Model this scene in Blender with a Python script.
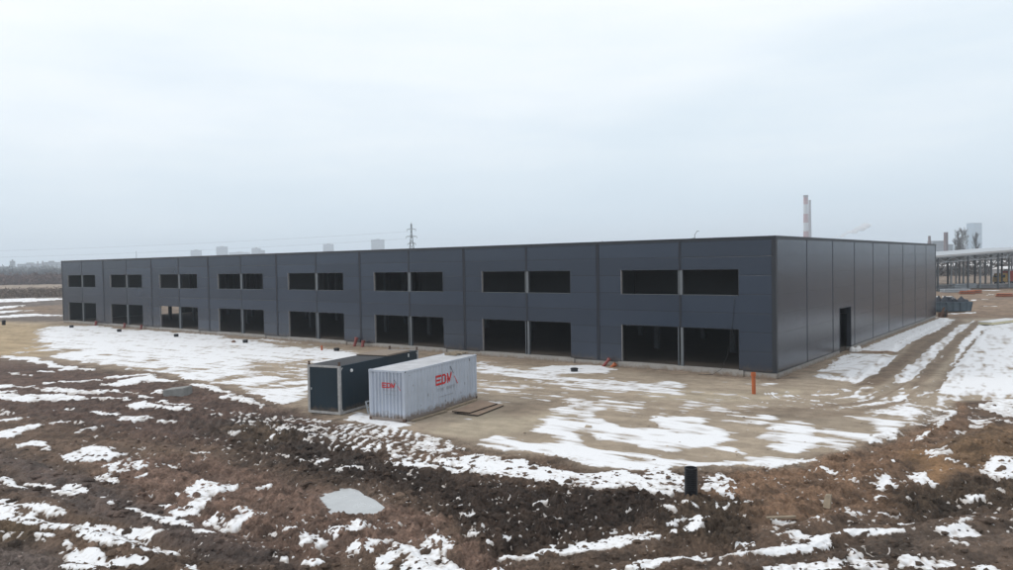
import bpy, math, random
import numpy as np
from mathutils import Vector, Matrix

for o in list(bpy.data.objects): bpy.data.objects.remove(o)
scene = bpy.context.scene
COL = scene.collection

def lin(r, g, b):
    f = lambda c: c/12.92 if c <= .04045 else ((c+.055)/1.055)**2.4
    return (f(r/255), f(g/255), f(b/255), 1.0)

# ------------------------------------------------------------------ camera
CAM = Vector((15.0936, -44.7074, 6.9937))
CR = Vector((0.78814026, 0.61526318, -0.016916))
CU = Vector((-0.0040063, 0.03261108, 0.99946009))
CF = Vector((-0.61548264, 0.78764696, -0.02816703))
cam = bpy.data.cameras.new('camera'); cam_o = bpy.data.objects.new('camera', cam); COL.objects.link(cam_o)
cam.sensor_width = 36.0; cam.lens = 36.0*767.4/1013.0
cam.clip_start = .1; cam.clip_end = 20000
M = Matrix((CR, CU, -CF)).transposed().to_4x4(); M.translation = CAM
cam_o.matrix_world = M
scene.camera = cam_o

# ------------------------------------------------------------------ overcast sky and soft sun
SUN_EL, SUN_AZ = math.radians(31), math.radians(233)       # azimuth clockwise from +Y
world = bpy.data.worlds.new('World'); scene.world = world; world.use_nodes = True
wn, wl = world.node_tree.nodes, world.node_tree.links
wn.clear()
w_out = wn.new('ShaderNodeOutputWorld'); w_bg = wn.new('ShaderNodeBackground'); w_bg2 = wn.new('ShaderNodeBackground')
w_sky = wn.new('ShaderNodeTexSky'); w_sky.sky_type = 'NISHITA'; w_sky.sun_disc = False
w_sky.sun_elevation = SUN_EL; w_sky.sun_rotation = SUN_AZ; w_sky.dust_density = 6; w_sky.air_density = 1.2
w_bg.inputs['Strength'].default_value = .05
wl.new(w_sky.outputs[0], w_bg.inputs['Color'])
w_tc = wn.new('ShaderNodeTexCoord'); w_sep = wn.new('ShaderNodeSeparateXYZ'); wl.new(w_tc.outputs['Generated'], w_sep.inputs[0])
w_map = wn.new('ShaderNodeMapping'); w_map.inputs['Scale'].default_value = (1.0, 1.0, 5.0)
wl.new(w_tc.outputs['Generated'], w_map.inputs['Vector'])
w_noise = wn.new('ShaderNodeTexNoise'); w_noise.inputs['Scale'].default_value = 1.7; w_noise.inputs['Detail'].default_value = 6; w_noise.inputs['Roughness'].default_value = .52
wl.new(w_map.outputs[0], w_noise.inputs['Vector'])
w_off = wn.new('ShaderNodeMath'); w_off.operation = 'MULTIPLY_ADD'; w_off.inputs[1].default_value = .42; w_off.inputs[2].default_value = -.20
wl.new(w_noise.outputs[0], w_off.inputs[0])
# cloud deck is brighter towards the sun's side
w_dot = wn.new('ShaderNodeVectorMath'); w_dot.operation = 'DOT_PRODUCT'
w_dot.inputs[1].default_value = (math.sin(SUN_AZ), math.cos(SUN_AZ), 0)
wl.new(w_tc.outputs['Generated'], w_dot.inputs[0])
w_sun = wn.new('ShaderNodeMath'); w_sun.operation = 'MULTIPLY_ADD'; w_sun.inputs[1].default_value = .10
wl.new(w_dot.outputs['Value'], w_sun.inputs[0]); wl.new(w_off.outputs[0], w_sun.inputs[2])
w_add = wn.new('ShaderNodeMath'); w_add.operation = 'ADD'; wl.new(w_sep.outputs['Z'], w_add.inputs[0]); wl.new(w_sun.outputs[0], w_add.inputs[1])
w_ramp = wn.new('ShaderNodeValToRGB'); wl.new(w_add.outputs[0], w_ramp.inputs[0])
cr = w_ramp.color_ramp
SKY = [(0.0, (.74, .84, .925)), (.07, (.715, .83, .925)), (.16, (.78, .88, .96)), (.26, (.91, .975, 1.03)), (.38, (1.03, 1.06, 1.09)), (1.0, (.94, .955, .98))]
cr.elements[0].position = SKY[0][0]; cr.elements[0].color = SKY[0][1]+(1,)
cr.elements[1].position = SKY[-1][0]; cr.elements[1].color = SKY[-1][1]+(1,)
for p, c in SKY[1:-1]:
    e = cr.elements.new(p); e.color = c+(1,)
w_bg2.inputs['Strength'].default_value = 1.11
wl.new(w_ramp.outputs[0], w_bg2.inputs['Color'])
w_mix = wn.new('ShaderNodeMixShader'); w_mix.inputs[0].default_value = .93
wl.new(w_bg.outputs[0], w_mix.inputs[1]); wl.new(w_bg2.outputs[0], w_mix.inputs[2]); wl.new(w_mix.outputs[0], w_out.inputs['Surface'])
sun = bpy.data.lights.new('sun', 'SUN'); sun.energy = 1.15; sun.angle = math.radians(16); sun.color = (1, .97, .93)
sun_o = bpy.data.objects.new('sun', sun); COL.objects.link(sun_o)
sd = Vector((math.sin(SUN_AZ)*math.cos(SUN_EL), math.cos(SUN_AZ)*math.cos(SUN_EL), math.sin(SUN_EL)))
sun_o.rotation_euler = sd.to_track_quat('Z', 'Y').to_euler()
vs = scene.view_settings; vs.view_transform = 'Standard'; vs.look = 'None'; vs.exposure = 0.0; vs.gamma = 1.0; vs.use_curve_mapping = False
try:
    scene.cycles.volume_bounces = 3; scene.cycles.max_bounces = 8; scene.cycles.volume_step_rate = 4
except Exception: pass

# ------------------------------------------------------------------ materials
def mat(name, col, rough=.7, metal=0.0, var=.0, vscale=3.0, spec=.4, bump=0.0, bscale=30.0, stretch=None, var2=0.0):
    m = bpy.data.materials.new(name); m.use_nodes = True
    n, l = m.node_tree.nodes, m.node_tree.links
    b = n['Principled BSDF']; b.inputs['Roughness'].default_value = rough; b.inputs['Metallic'].default_value = metal
    b.inputs['Specular IOR Level'].default_value = spec
    b.inputs['Base Color'].default_value = tuple(col[:3])+(1,)
    tc = n.new('ShaderNodeTexCoord'); vec = tc.outputs['Object']
    if stretch:
        mp = n.new('ShaderNodeMapping'); mp.inputs['Scale'].default_value = stretch; l.new(vec, mp.inputs[0]); vec = mp.outputs[0]
    if var:
        t = n.new('ShaderNodeTexNoise'); t.inputs['Scale'].default_value = vscale; t.inputs['Detail'].default_value = 6; t.inputs['Roughness'].default_value = .6
        l.new(vec, t.inputs['Vector'])
        r = n.new('ShaderNodeMapRange'); r.inputs['From Min'].default_value = .25; r.inputs['From Max'].default_value = .75
        r.inputs['To Min'].default_value = 1-var; r.inputs['To Max'].default_value = 1+var; l.new(t.outputs[0], r.inputs['Value'])
        mx = n.new('ShaderNodeVectorMath'); mx.operation = 'SCALE'; mx.inputs[0].default_value = col[:3]; l.new(r.outputs[0], mx.inputs['Scale'])
        l.new(mx.outputs[0], b.inputs['Base Color'])
        rr = n.new('ShaderNodeMapRange'); rr.inputs['From Min'].default_value = .3; rr.inputs['From Max'].default_value = .7
        rr.inputs['To Min'].default_value = max(.05, rough-.1); rr.inputs['To Max'].default_value = min(1, rough+.1); l.new(t.outputs[0], rr.inputs['Value']); l.new(rr.outputs[0], b.inputs['Roughness'])
    if bump:
        t2 = n.new('ShaderNodeTexNoise'); t2.inputs['Scale'].default_value = bscale; t2.inputs['Detail'].default_value = 5; l.new(vec, t2.inputs['Vector'])
        bp = n.new('ShaderNodeBump'); bp.inputs['Distance'].default_value = bump; bp.inputs['Strength'].default_value = 1; l.new(t2.outputs[0], bp.inputs['Height']); l.new(bp.outputs[0], b.inputs['Normal'])
    return m

def cladding(name, col, rough):
    """sandwich panels laid horizontally: a fine joint every 1.135 m, slight tint change from panel to panel, shallow dents"""
    m = mat(name, col, rough, var=.05, vscale=.35, spec=.5)
    n, l = m.node_tree.nodes, m.node_tree.links; b = n['Principled BSDF']
    for k in list(b.inputs['Roughness'].links): l.remove(k)
    tc = n.new('ShaderNodeTexCoord'); sp = n.new('ShaderNodeSeparateXYZ'); l.new(tc.outputs['Object'], sp.inputs[0])
    d = n.new('ShaderNodeMath'); d.operation = 'MULTIPLY_ADD'; d.inputs[1].default_value = 1/1.135; d.inputs[2].default_value = -.308; l.new(sp.outputs['Z'], d.inputs[0])
    fr = n.new('ShaderNodeMath'); fr.operation = 'FRACT'; l.new(d.outputs[0], fr.inputs[0])
    lt = n.new('ShaderNodeMath'); lt.operation = 'LESS_THAN'; lt.inputs[1].default_value = .045; l.new(fr.outputs[0], lt.inputs[0])
    fl = n.new('ShaderNodeMath'); fl.operation = 'FLOOR'; l.new(d.outputs[0], fl.inputs[0])
    sx = n.new('ShaderNodeVectorMath'); sx.operation = 'SCALE'; sx.inputs['Scale'].default_value = 1/6.0; l.new(tc.outputs['Object'], sx.inputs[0])
    sf = n.new('ShaderNodeVectorMath'); sf.operation = 'FLOOR'; l.new(sx.outputs[0], sf.inputs[0])
    s2 = n.new('ShaderNodeSeparateXYZ'); l.new(sf.outputs[0], s2.inputs[0])
    cb = n.new('ShaderNodeCombineXYZ'); l.new(s2.outputs[0], cb.inputs[0]); l.new(s2.outputs[1], cb.inputs[1]); l.new(fl.outputs[0], cb.inputs[2])
    wnz = n.new('ShaderNodeTexWhiteNoise'); l.new(cb.outputs[0], wnz.inputs[0])
    mr = n.new('ShaderNodeMapRange'); mr.inputs['To Min'].default_value = .86; mr.inputs['To Max'].default_value = 1.14; l.new(wnz.outputs[0], mr.inputs['Value'])
    jn = n.new('ShaderNodeMath'); jn.operation = 'MULTIPLY_ADD'; jn.inputs[1].default_value = -.42; jn.inputs[2].default_value = 1; l.new(lt.outputs[0], jn.inputs[0])
    mu = n.new('ShaderNodeMath'); mu.operation = 'MULTIPLY'; l.new(mr.outputs[0], mu.inputs[0]); l.new(jn.outputs[0], mu.inputs[1])
    old = b.inputs['Base Color'].links[0].from_socket
    sc = n.new('ShaderNodeVectorMath'); sc.operation = 'SCALE'; l.new(old, sc.inputs[0]); l.new(mu.outputs[0], sc.inputs['Scale']); l.new(sc.outputs[0], b.inputs['Base Color'])
    t2 = n.new('ShaderNodeTexNoise'); t2.inputs['Scale'].default_value = .55; t2.inputs['Detail'].default_value = 3; l.new(tc.outputs['Object'], t2.inputs['Vector'])
    sb = n.new('ShaderNodeMath'); sb.operation = 'MULTIPLY_ADD'; sb.inputs[1].default_value = -.35; l.new(lt.outputs[0], sb.inputs[0]); l.new(t2.outputs[0], sb.inputs[2])
    bp = n.new('ShaderNodeBump'); bp.inputs['Distance'].default_value = .03; bp.inputs['Strength'].default_value = .35; l.new(sb.outputs[0], bp.inputs['Height']); l.new(bp.outputs[0], b.inputs['Normal'])
    return m

MT = dict(
    hallroof=mat('hall_roof_edge', (.48, .49, .50), .6, var=.1),
    clad=cladding('dark_cladding', (.026, .0375, .059), .22),
    strip=mat('joint_cover', (.009, .013, .023), .5),
    flash=mat('roof_flashing', (.018, .022, .030), .45),
    jamb=mat('reveal_lining', (.22, .215, .215), .6, var=.2),
    plinth=mat('plinth_concrete', (.29, .28, .265), .9, var=.2, vscale=1.5, bump=.01),
    steel=mat('grey_steel', (.085, .10, .115), .5, var=.12),
    mull=mat('mullion_grey', (.12, .135, .15), .5, var=.1),
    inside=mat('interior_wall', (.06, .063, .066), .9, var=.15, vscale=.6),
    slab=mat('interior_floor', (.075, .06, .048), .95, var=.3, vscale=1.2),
    deck=mat('roof_membrane', (.30, .30, .31), .9, var=.1),
    dark=mat('black_void', (.012, .012, .013), .8),
    blackpl=mat('black_plastic', (.012, .013, .016), .42, var=.2, vscale=6),
    orange=mat('orange_plastic', (.36, .095, .030), .5, var=.22, vscale=7),
    redpl=mat('red_plastic', (.21, .048, .042), .45, var=.2),
    cgrey=mat('container_grey', (.40, .445, .52), .5, var=.10, vscale=1.3, bump=.004, bscale=9),
    croof=mat('container_roof', (.50, .51, .53), .6, var=.22, vscale=1.6, bump=.004),
    rust=mat('rusty_steel', (.09, .055, .04), .85, var=.4, vscale=20),
    logored=mat('logo_red', (.50, .020, .022), .5, var=.12, vscale=9),
    logogrey=mat('logo_grey', (.14, .16, .19), .6),
    faint=mat('faded_print', (.29, .31, .35), .6),
    cdark=mat('container_petrol', (.006, .019, .031), .5, var=.25, vscale=1.2),
    cframe=mat('container_frame', (.33, .33, .33), .7, var=.3, vscale=6),
    cdroof=mat('container_dark_roof', (.075, .078, .085), .8, var=.25, vscale=2),
    ply=mat('plywood', (.215, .175, .14), .85, var=.3, vscale=2.5, stretch=(1, 8, 1)),
    plydark=mat('film_faced_plywood', (.27, .195, .14), .8, var=.3, vscale=2),
    plyedge=mat('plywood_edge', (.035, .028, .024), .9),
    wood=mat('timber', (.27, .22, .16), .85, var=.35, vscale=5),
    concrete=mat('concrete', (.24, .245, .24), .95, var=.25, vscale=3, bump=.015, bscale=14),
    ice=mat('puddle_ice', (.42, .44, .45), .22, var=.16, vscale=1.6, bump=.004, bscale=5),
    white=mat('white_panel', (.72, .72, .72), .6, var=.06),
    cream=mat('cream_foam', (.55, .50, .34), .8),
    skip=mat('skip_blue', (.075, .105, .13), .6, var=.3, vscale=2),
    bag=mat('rubble_bags', (.03, .037, .05), .7, var=.6, vscale=2.5),
    galv=mat('galvanised_steel', (.34, .37, .40), .5, var=.15),
    galvd=mat('dark_steel', (.07, .08, .09), .6),
    yellow=mat('yellow_paint', (.62, .40, .12), .5, var=.1),
    red=mat('red_paint', (.50, .06, .035), .5, var=.15),
    tyre=mat('tyre_rubber', (.02, .02, .02), .85),
    glassd=mat('dark_glass', (.01, .012, .015), .1),
    bark=mat('bark', (.07, .06, .055), .9, var=.3),
    twig=mat('bare_twigs', (.085, .072, .066), .95, var=.3, vscale=.3),
    weed=mat('dry_weeds', (.15, .115, .09), .95, var=.4, vscale=.3),
    scrub=mat('reddish_scrub', (.115, .07, .062), .95, var=.35, vscale=.05),
    wood2=mat('far_wood', (.05, .05, .055), .95, var=.35, vscale=.03),
    facade=mat('pale_facade', (.40, .42, .44), .8, var=.08, vscale=.1),
    facadeb=mat('blue_curtain_wall', (.20, .32, .42), .25, var=.15, vscale=.12),
    winband=mat('window_bands', (.16, .19, .23), .4),
    brickr=mat('chimney_red', (.27, .085, .085), .8, var=.12),
    brickw=mat('chimney_white', (.44, .45, .46), .8, var=.12),
    stack=mat('chimney_concrete', (.20, .17, .18), .9, var=.1),
    shed=mat('shed_grey', (.26, .26, .27), .85, var=.15),
    brown=mat('brown_card', (.16, .09, .06), .9, var=.2),
)

def soil_splash(m, z0, z1, col, amount=1.0, streak=None):
    """mud thrown up on the foot of a thing, breaking up with height; optional run-off streaks of another tint"""
    n, l = m.node_tree.nodes, m.node_tree.links; b = n['Principled BSDF']; tc = n.new('ShaderNodeTexCoord'); sp = n.new('ShaderNodeSeparateXYZ'); l.new(tc.outputs['Object'], sp.inputs[0])
    t = n.new('ShaderNodeTexNoise'); t.inputs['Scale'].default_value = 3.2; t.inputs['Detail'].default_value = 8; t.inputs['Roughness'].default_value = .7; l.new(tc.outputs['Object'], t.inputs['Vector'])
    a = n.new('ShaderNodeMapRange'); a.inputs['From Min'].default_value = z0; a.inputs['From Max'].default_value = z1; a.inputs['To Min'].default_value = .42; a.inputs['To Max'].default_value = -.45; l.new(sp.outputs['Z'], a.inputs['Value'])
    s = n.new('ShaderNodeMath'); s.operation = 'ADD'; l.new(a.outputs[0], s.inputs[0]); l.new(t.outputs[0], s.inputs[1])
    r = n.new('ShaderNodeMapRange'); r.inputs['From Min'].default_value = .52; r.inputs['From Max'].default_value = .80; r.inputs['To Max'].default_value = amount; l.new(s.outputs[0], r.inputs['Value'])
    mx = n.new('ShaderNodeMix'); mx.data_type = 'RGBA'; l.new(r.outputs[0], mx.inputs['Factor'])
    if b.inputs['Base Color'].links: l.new(b.inputs['Base Color'].links[0].from_socket, mx.inputs[6])
    else: mx.inputs[6].default_value = b.inputs['Base Color'].default_value
    mx.inputs[7].default_value = col+(1,); last = mx.outputs[2]
    if streak:
        mp = n.new('ShaderNodeMapping'); mp.inputs['Scale'].default_value = (5, 5, .35); l.new(tc.outputs['Object'], mp.inputs[0])
        t2 = n.new('ShaderNodeTexNoise'); t2.inputs['Scale'].default_value = 1.6; t2.inputs['Detail'].default_value = 7; t2.inputs['Roughness'].default_value = .65; l.new(mp.outputs[0], t2.inputs['Vector'])
        r2 = n.new('ShaderNodeMapRange'); r2.inputs['From Min'].default_value = .56; r2.inputs['From Max'].default_value = .74; r2.inputs['To Max'].default_value = .55; l.new(t2.outputs[0], r2.inputs['Value'])
        m2 = n.new('ShaderNodeMix'); m2.data_type = 'RGBA'; l.new(r2.outputs[0], m2.inputs['Factor']); l.new(last, m2.inputs[6]); m2.inputs[7].default_value = streak+(1,); last = m2.outputs[2]
    l.new(last, b.inputs['Base Color'])
soil_splash(MT['cgrey'], .05, .75, (.17, .125, .09), .85, (.25, .225, .20))
soil_splash(MT['cdark'], .05, .7, (.10, .075, .055), .7, (.022, .030, .036))
soil_splash(MT['croof'], -2, 1, (.2, .16, .12), .5, (.28, .26, .24))
soil_splash(MT['clad'], .2, 1.3, (.085, .068, .055), .55)
soil_splash(MT['plinth'], -.1, .6, (.20, .15, .11), .9)

# ------------------------------------------------------------------ mesh helpers
class MB:
    def __init__(s): s.v = []; s.f = []; s.m = []
    def add(s, vs_, fs, mi=0):
        b = len(s.v); s.v += [tuple(p) for p in vs_]; s.f += [tuple(i+b for i in f) for f in fs]; s.m += [mi]*len(fs); return s
    def box(s, x0, x1, y0, y1, z0, z1, mi=0, T=None):
        vs_ = [Vector(p) for p in ((x0,y0,z0),(x1,y0,z0),(x1,y1,z0),(x0,y1,z0),(x0,y0,z1),(x1,y0,z1),(x1,y1,z1),(x0,y1,z1))]
        if T is not None: vs_ = [T @ p for p in vs_]
        return s.add(vs_, [(0,3,2,1),(4,5,6,7),(0,1,5,4),(1,2,6,5),(2,3,7,6),(3,0,4,7)], mi)
    def tube(s, p0, p1, r0, r1=None, n=10, mi=0, caps=True):
        r1 = r0 if r1 is None else r1; p0, p1 = Vector(p0), Vector(p1); d = (p1-p0).normalized()
        a = d.orthogonal().normalized(); b = d.cross(a); vs_ = []
        for p, r in ((p0, r0), (p1, r1)):
            for i in range(n):
                t = 2*math.pi*i/n; vs_.append(p+(a*math.cos(t)+b*math.sin(t))*r)
        fs = [(i, (i+1) % n, n+(i+1) % n, n+i) for i in range(n)]
        if caps: fs += [tuple(range(n-1, -1, -1)), tuple(range(n, 2*n))]
        return s.add(vs_, fs, mi)
    def lathe(s, c, prof, n=24, mi=0):
        c = Vector(c); vs_ = []
        for r, z in prof:
            for i in range(n):
                t = 2*math.pi*i/n; vs_.append((c.x+r*math.cos(t), c.y+r*math.sin(t), c.z+z))
        fs = []
        for k in range(len(prof)-1):
            for i in range(n):
                j = (i+1) % n; fs.append((k*n+i, k*n+j, (k+1)*n+j, (k+1)*n+i))
        return s.add(vs_, fs, mi)
    def beam(s, p0, p1, w, h=None, mi=0):
        h = h or w; p0, p1 = Vector(p0), Vector(p1); d = p1-p0; L = d.length; d.normalize()
        up = Vector((0,0,1)) if abs(d.z) < .95 else Vector((1,0,0))
        a = d.cross(up).normalized(); b = a.cross(d)
        T = Matrix((d, a, b)).transposed().to_4x4(); T.translation = p0
        return s.box(0, L, -w/2, w/2, -h/2, h/2, mi, T)
    def prism(s, pts, O, ux, uy, t, mi=0):
        O, ux, uy = Vector(O), Vector(ux), Vector(uy); nrm = ux.cross(uy).normalized(); n = len(pts)
        lo = [O+ux*x+uy*y for x, y in pts]; hi = [p+nrm*t for p in lo]
        return s.add(lo+hi, [tuple(range(n-1, -1, -1)), tuple(range(n, 2*n))]+[(i, (i+1) % n, n+(i+1) % n, n+i) for i in range(n)], mi)
    def build(s, name, m, parent=None, smooth=False, loc=None, bevel=0):
        me = bpy.data.meshes.new(name); me.from_pydata(s.v, [], s.f)
        for q in (m if isinstance(m, (list, tuple)) else [m]): me.materials.append(q)
        me.polygons.foreach_set('material_index', s.m)
        if smooth: me.polygons.foreach_set('use_smooth', [True]*len(s.f))
        me.update()
        o = bpy.data.objects.new(name, me); COL.objects.link(o)
        if parent is not None: o.parent = parent
        if loc is not None: o.location = loc
        if bevel:
            bv = o.modifiers.new('edge', 'BEVEL'); bv.width = bevel; bv.segments = 2; bv.limit_method = 'ANGLE'
        return o

def tag(o, label=None, cat=None, group=None, kind=None):
    if label: o['label'] = label
    if cat: o['category'] = cat
    if group: o['group'] = group
    if kind: o['kind'] = kind
    return o
def empty(name, loc=(0,0,0), rz=0.0):
    o = bpy.data.objects.new(name, None); COL.objects.link(o); o.location = loc; o.rotation_euler = (0,0,rz); return o
def copy_tree(o, parent=None):
    c = o.copy(); COL.objects.link(c); c.parent = parent
    for ch in [x for x in list(bpy.data.objects) if x.parent == o]: copy_tree(ch, c)
    return c
def far_point(px, depth, z=0.0):
    """ground position of something seen in direction px at a given distance from the viewpoint"""
    d = CF+CR*((px-506.5)/767.4); p = CAM+d*depth; return Vector((p.x, p.y, z))
def zof(py, px, depth):
    d = CF+CR*((px-506.5)/767.4)-CU*((py-285)/767.4); return CAM.z+d.z*depth

# traced outlines of soils, snow patches and wheel ruts, in metres on the ground
SOIL=[
('sand',[(-125.65,-12.97),(-97.53,0.45),(0.28,-0.75),(-0.02,53.38),(11.16,58.51),(13.36,1.04),(9.62,-2.63),(8.92,-12.58),(6.95,-18.32),(5.58,-19.72),(4.18,-20.97),(1.72,-22.66),(-0.52,-21.74),(-2.33,-22.97),(-6.89,-21.87),(-8.79,-21.75),(-14.28,-22.24),(-20.01,-20.93),(-26.27,-19.84),(-36.38,-19.26),(-47.53,-19.84),(-55.75,-21.09),(-67.3,-26.22)]),
('yellow',[(-125.65,-12.97),(-106.72,-3.94),(-92.23,-2.53),(-69.9,-12.3),(-56.69,-16.81),(-54.22,-19.44),(-56.58,-20.81),(-67.3,-26.22)]),
('light',[(-6.98,-21.48),(-8.41,-17.57),(-7.82,-14.46),(-5.53,-12.99),(-4.52,-15.32),(-3.89,-18.98),(-4.25,-21.19)]),
('light',[(-5.13,-7.03),(0.77,-4.86),(2.1,-2.5),(2.86,-4.97),(0.97,-8.18),(-2.96,-10.04)]),
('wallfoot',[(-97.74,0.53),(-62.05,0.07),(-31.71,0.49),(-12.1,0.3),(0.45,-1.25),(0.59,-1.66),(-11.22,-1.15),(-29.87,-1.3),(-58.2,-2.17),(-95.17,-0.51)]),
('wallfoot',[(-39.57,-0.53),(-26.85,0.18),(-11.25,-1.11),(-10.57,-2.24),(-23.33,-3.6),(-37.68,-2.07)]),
('sanddark',[(-8.82,-16.36),(-7.09,-11.99),(-4.5,-12.32),(-5.29,-14.67),(-5.75,-17.21)]),
('upmud',[(-63.47,-27.09),(-54.14,-21.63),(-46.85,-20.11),(-35.41,-19.75),(-25.25,-20.46),(-19.48,-21.28),(-14.68,-22.22),(-11.17,-23.32),(-11.69,-27.61),(-15.78,-29.12),(-22.32,-29.94),(-27.81,-30.49),(-35.32,-33.48)]),
('dark',[(-17.41,-26.45),(-16.65,-23.22),(-9.52,-24.93),(-4.56,-25.85),(-1.42,-25.7),(1.89,-25.31),(3.9,-23.92),(5.43,-23.71),(5.63,-25.55),(4.91,-27.96),(4.37,-29.85),(3.54,-30.74),(2.01,-30.01),(0.52,-28.82),(-1.82,-28.51),(-4.72,-28.83),(-9.37,-28.28)]),
('lbrown',[(-14.43,-31.71),(-11.68,-29.31),(-8.09,-29.07),(-4.45,-29.44),(-0.91,-29.39),(0.97,-29.32),(2.01,-31.12),(0.06,-33.6),(-2.95,-34.39),(-7.76,-33.83)]),
('wet',[(-21.87,-33.93),(-14.3,-33.15),(-8.77,-33.34),(-3.4,-33.56),(0.34,-33.81),(0.77,-34.13),(-1.74,-34.58),(-6.3,-34.54),(-10.85,-34.53),(-20.0,-34.49)]),
('wet',[(-15.0,-35.4),(-10.56,-34.65),(-5.48,-34.11),(-0.59,-34.25),(-0.43,-34.36),(-4.77,-34.48),(-9.57,-35.04),(-14.55,-35.54)]),
('grey',[(-8.51,-38.34),(-6.78,-37.11),(-5.11,-36.83),(-3.47,-37.41),(-5.82,-39.09)]),
('ochre',[(-9.47,-36.66),(-8.75,-36.16),(-6.67,-36.6),(-7.46,-37.34)]),
('rbrown',[(5.49,-20.37),(7.03,-18.57),(8.14,-15.0),(8.74,-11.04),(9.51,-8.71),(11.17,-7.62),(12.2,-8.31),(10.15,-11.76),(9.93,-17.04),(10.66,-20.97),(9.64,-22.74),(8.29,-24.37),(6.5,-24.42),(5.38,-22.89)]),
('orange',[(9.48,-14.97),(10.09,-13.51),(11.31,-16.67),(11.26,-18.31),(10.59,-18.0)]),
('mound',[(10.45,-14.81),(10.81,-12.28),(11.19,-7.84),(12.71,-7.52),(13.95,-14.29),(11.85,-16.58),(11.1,-16.24)]),
('clod',[(10.29,-19.73),(11.55,-17.47),(14.02,-16.15),(14.11,-18.56),(10.72,-21.98)]),
('clod',[(5.25,-25.29),(5.59,-23.36),(7.36,-23.27),(7.93,-26.26),(6.67,-27.57)]),
('clod',[(-15.27,-26.03),(-13.74,-24.03),(-10.55,-25.62),(-11.06,-27.58)]),
('lbrown',[(2.1,-30.38),(2.93,-30.46),(3.85,-30.75),(4.66,-31.04),(3.85,-31.83),(2.72,-31.25)]),
('track',[(6.69,-29.16),(8.7,-26.99),(9.84,-25.4),(11.26,-22.29),(14.15,-19.57),(14.3,-23.44),(11.38,-25.38),(10.14,-25.66),(8.89,-27.52)]),
('track',[(4.13,-30.91),(5.52,-28.98),(6.71,-27.1),(6.79,-27.25),(5.75,-29.36),(4.21,-31.02)]),
('road',[(2.38,54.56),(2.6,25.94),(4.65,7.66),(5.18,-1.69),(5.33,-2.36),(5.18,4.99),(3.43,21.24),(2.79,51.32)]),
('road',[(4.39,50.4),(5.94,20.7),(7.0,4.22),(7.11,3.53),(6.4,17.37),(4.66,47.92)]),
('sanddark',[(-2.01,-12.87),(3.35,-9.5),(6.09,-6.58),(7.94,-2.79),(8.02,-3.3),(6.38,-7.81),(3.73,-10.62),(-1.81,-13.24)]),
('wallfoot',[(0.42,2.03),(-0.07,16.55),(0.47,23.76),(0.77,22.37),(0.71,13.41),(0.64,1.34)]),
('rbrown',[(0.99,16.82),(2.77,17.82),(3.03,16.45),(1.3,15.46)]),
('farbrown',[(-0.02,53.38),(-17.31,165.65),(6.94,168.63),(11.16,58.51)]),
('fargrey',[(0.09,96.95),(3.16,104.82),(3.35,102.42),(0.32,94.75)]),
('fargrey',[(-10.4,137.45),(7.09,164.83),(7.31,159.17),(-9.76,132.83)]),
('fartan',[(-866.35,100.74),(-433.3,139.81),(-241.75,60.9),(-392.45,22.42)]),
('fargrey',[(-459.61,33.52),(-274.29,74.3),(-98.59,1.91),(-142.57,-18.87)]),
('farbrown',[(-152.87,12.44),(-153.68,23.07),(-118.44,8.87),(-124.07,7.74),(-133.13,8.0)]),
('road',[(2.13,52.7),(3.04,35.38),(3.4,22.37),(3.93,12.37),(4.18,5.85),(4.31,0.07),(5.38,0.74),(5.17,6.44),(4.87,12.92),(4.3,22.87),(3.71,35.73),(2.68,52.96)]),
('road',[(4.17,50.49),(5.27,29.83),(6.18,13.68),(6.55,6.11),(6.79,0.44),(7.18,0.68),(6.89,6.32),(6.45,13.84),(5.51,29.96),(4.39,50.59)]),
('road',[(4.75,42.32),(5.55,24.06),(6.11,12.44),(6.54,4.44),(6.65,4.51),(6.22,12.5),(5.65,24.11),(4.83,42.36)]),
('road',[(6.08,39.27),(6.91,20.87),(7.51,9.91),(8.16,0.54),(8.25,0.59),(7.59,9.95),(6.98,20.92),(6.16,39.31)]),
('road',[(6.4,1.93),(6.07,-4.58),(3.84,-8.16),(1.78,-10.28),(1.84,-10.44),(3.99,-8.67),(6.2,-5.15),(6.45,1.66)]),
('road',[(7.41,1.73),(7.25,-3.86),(6.3,-7.47),(4.53,-10.41),(4.57,-10.55),(6.4,-7.91),(7.35,-4.37),(7.45,1.5)]),
('rbrown',[(9.54,-2.68),(10.03,-6.37),(10.2,-9.63),(9.95,-12.09),(9.28,-14.41),(9.74,-14.1),(10.28,-11.87),(10.49,-9.44),(10.31,-6.19),(9.85,-2.49)]),
]
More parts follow.
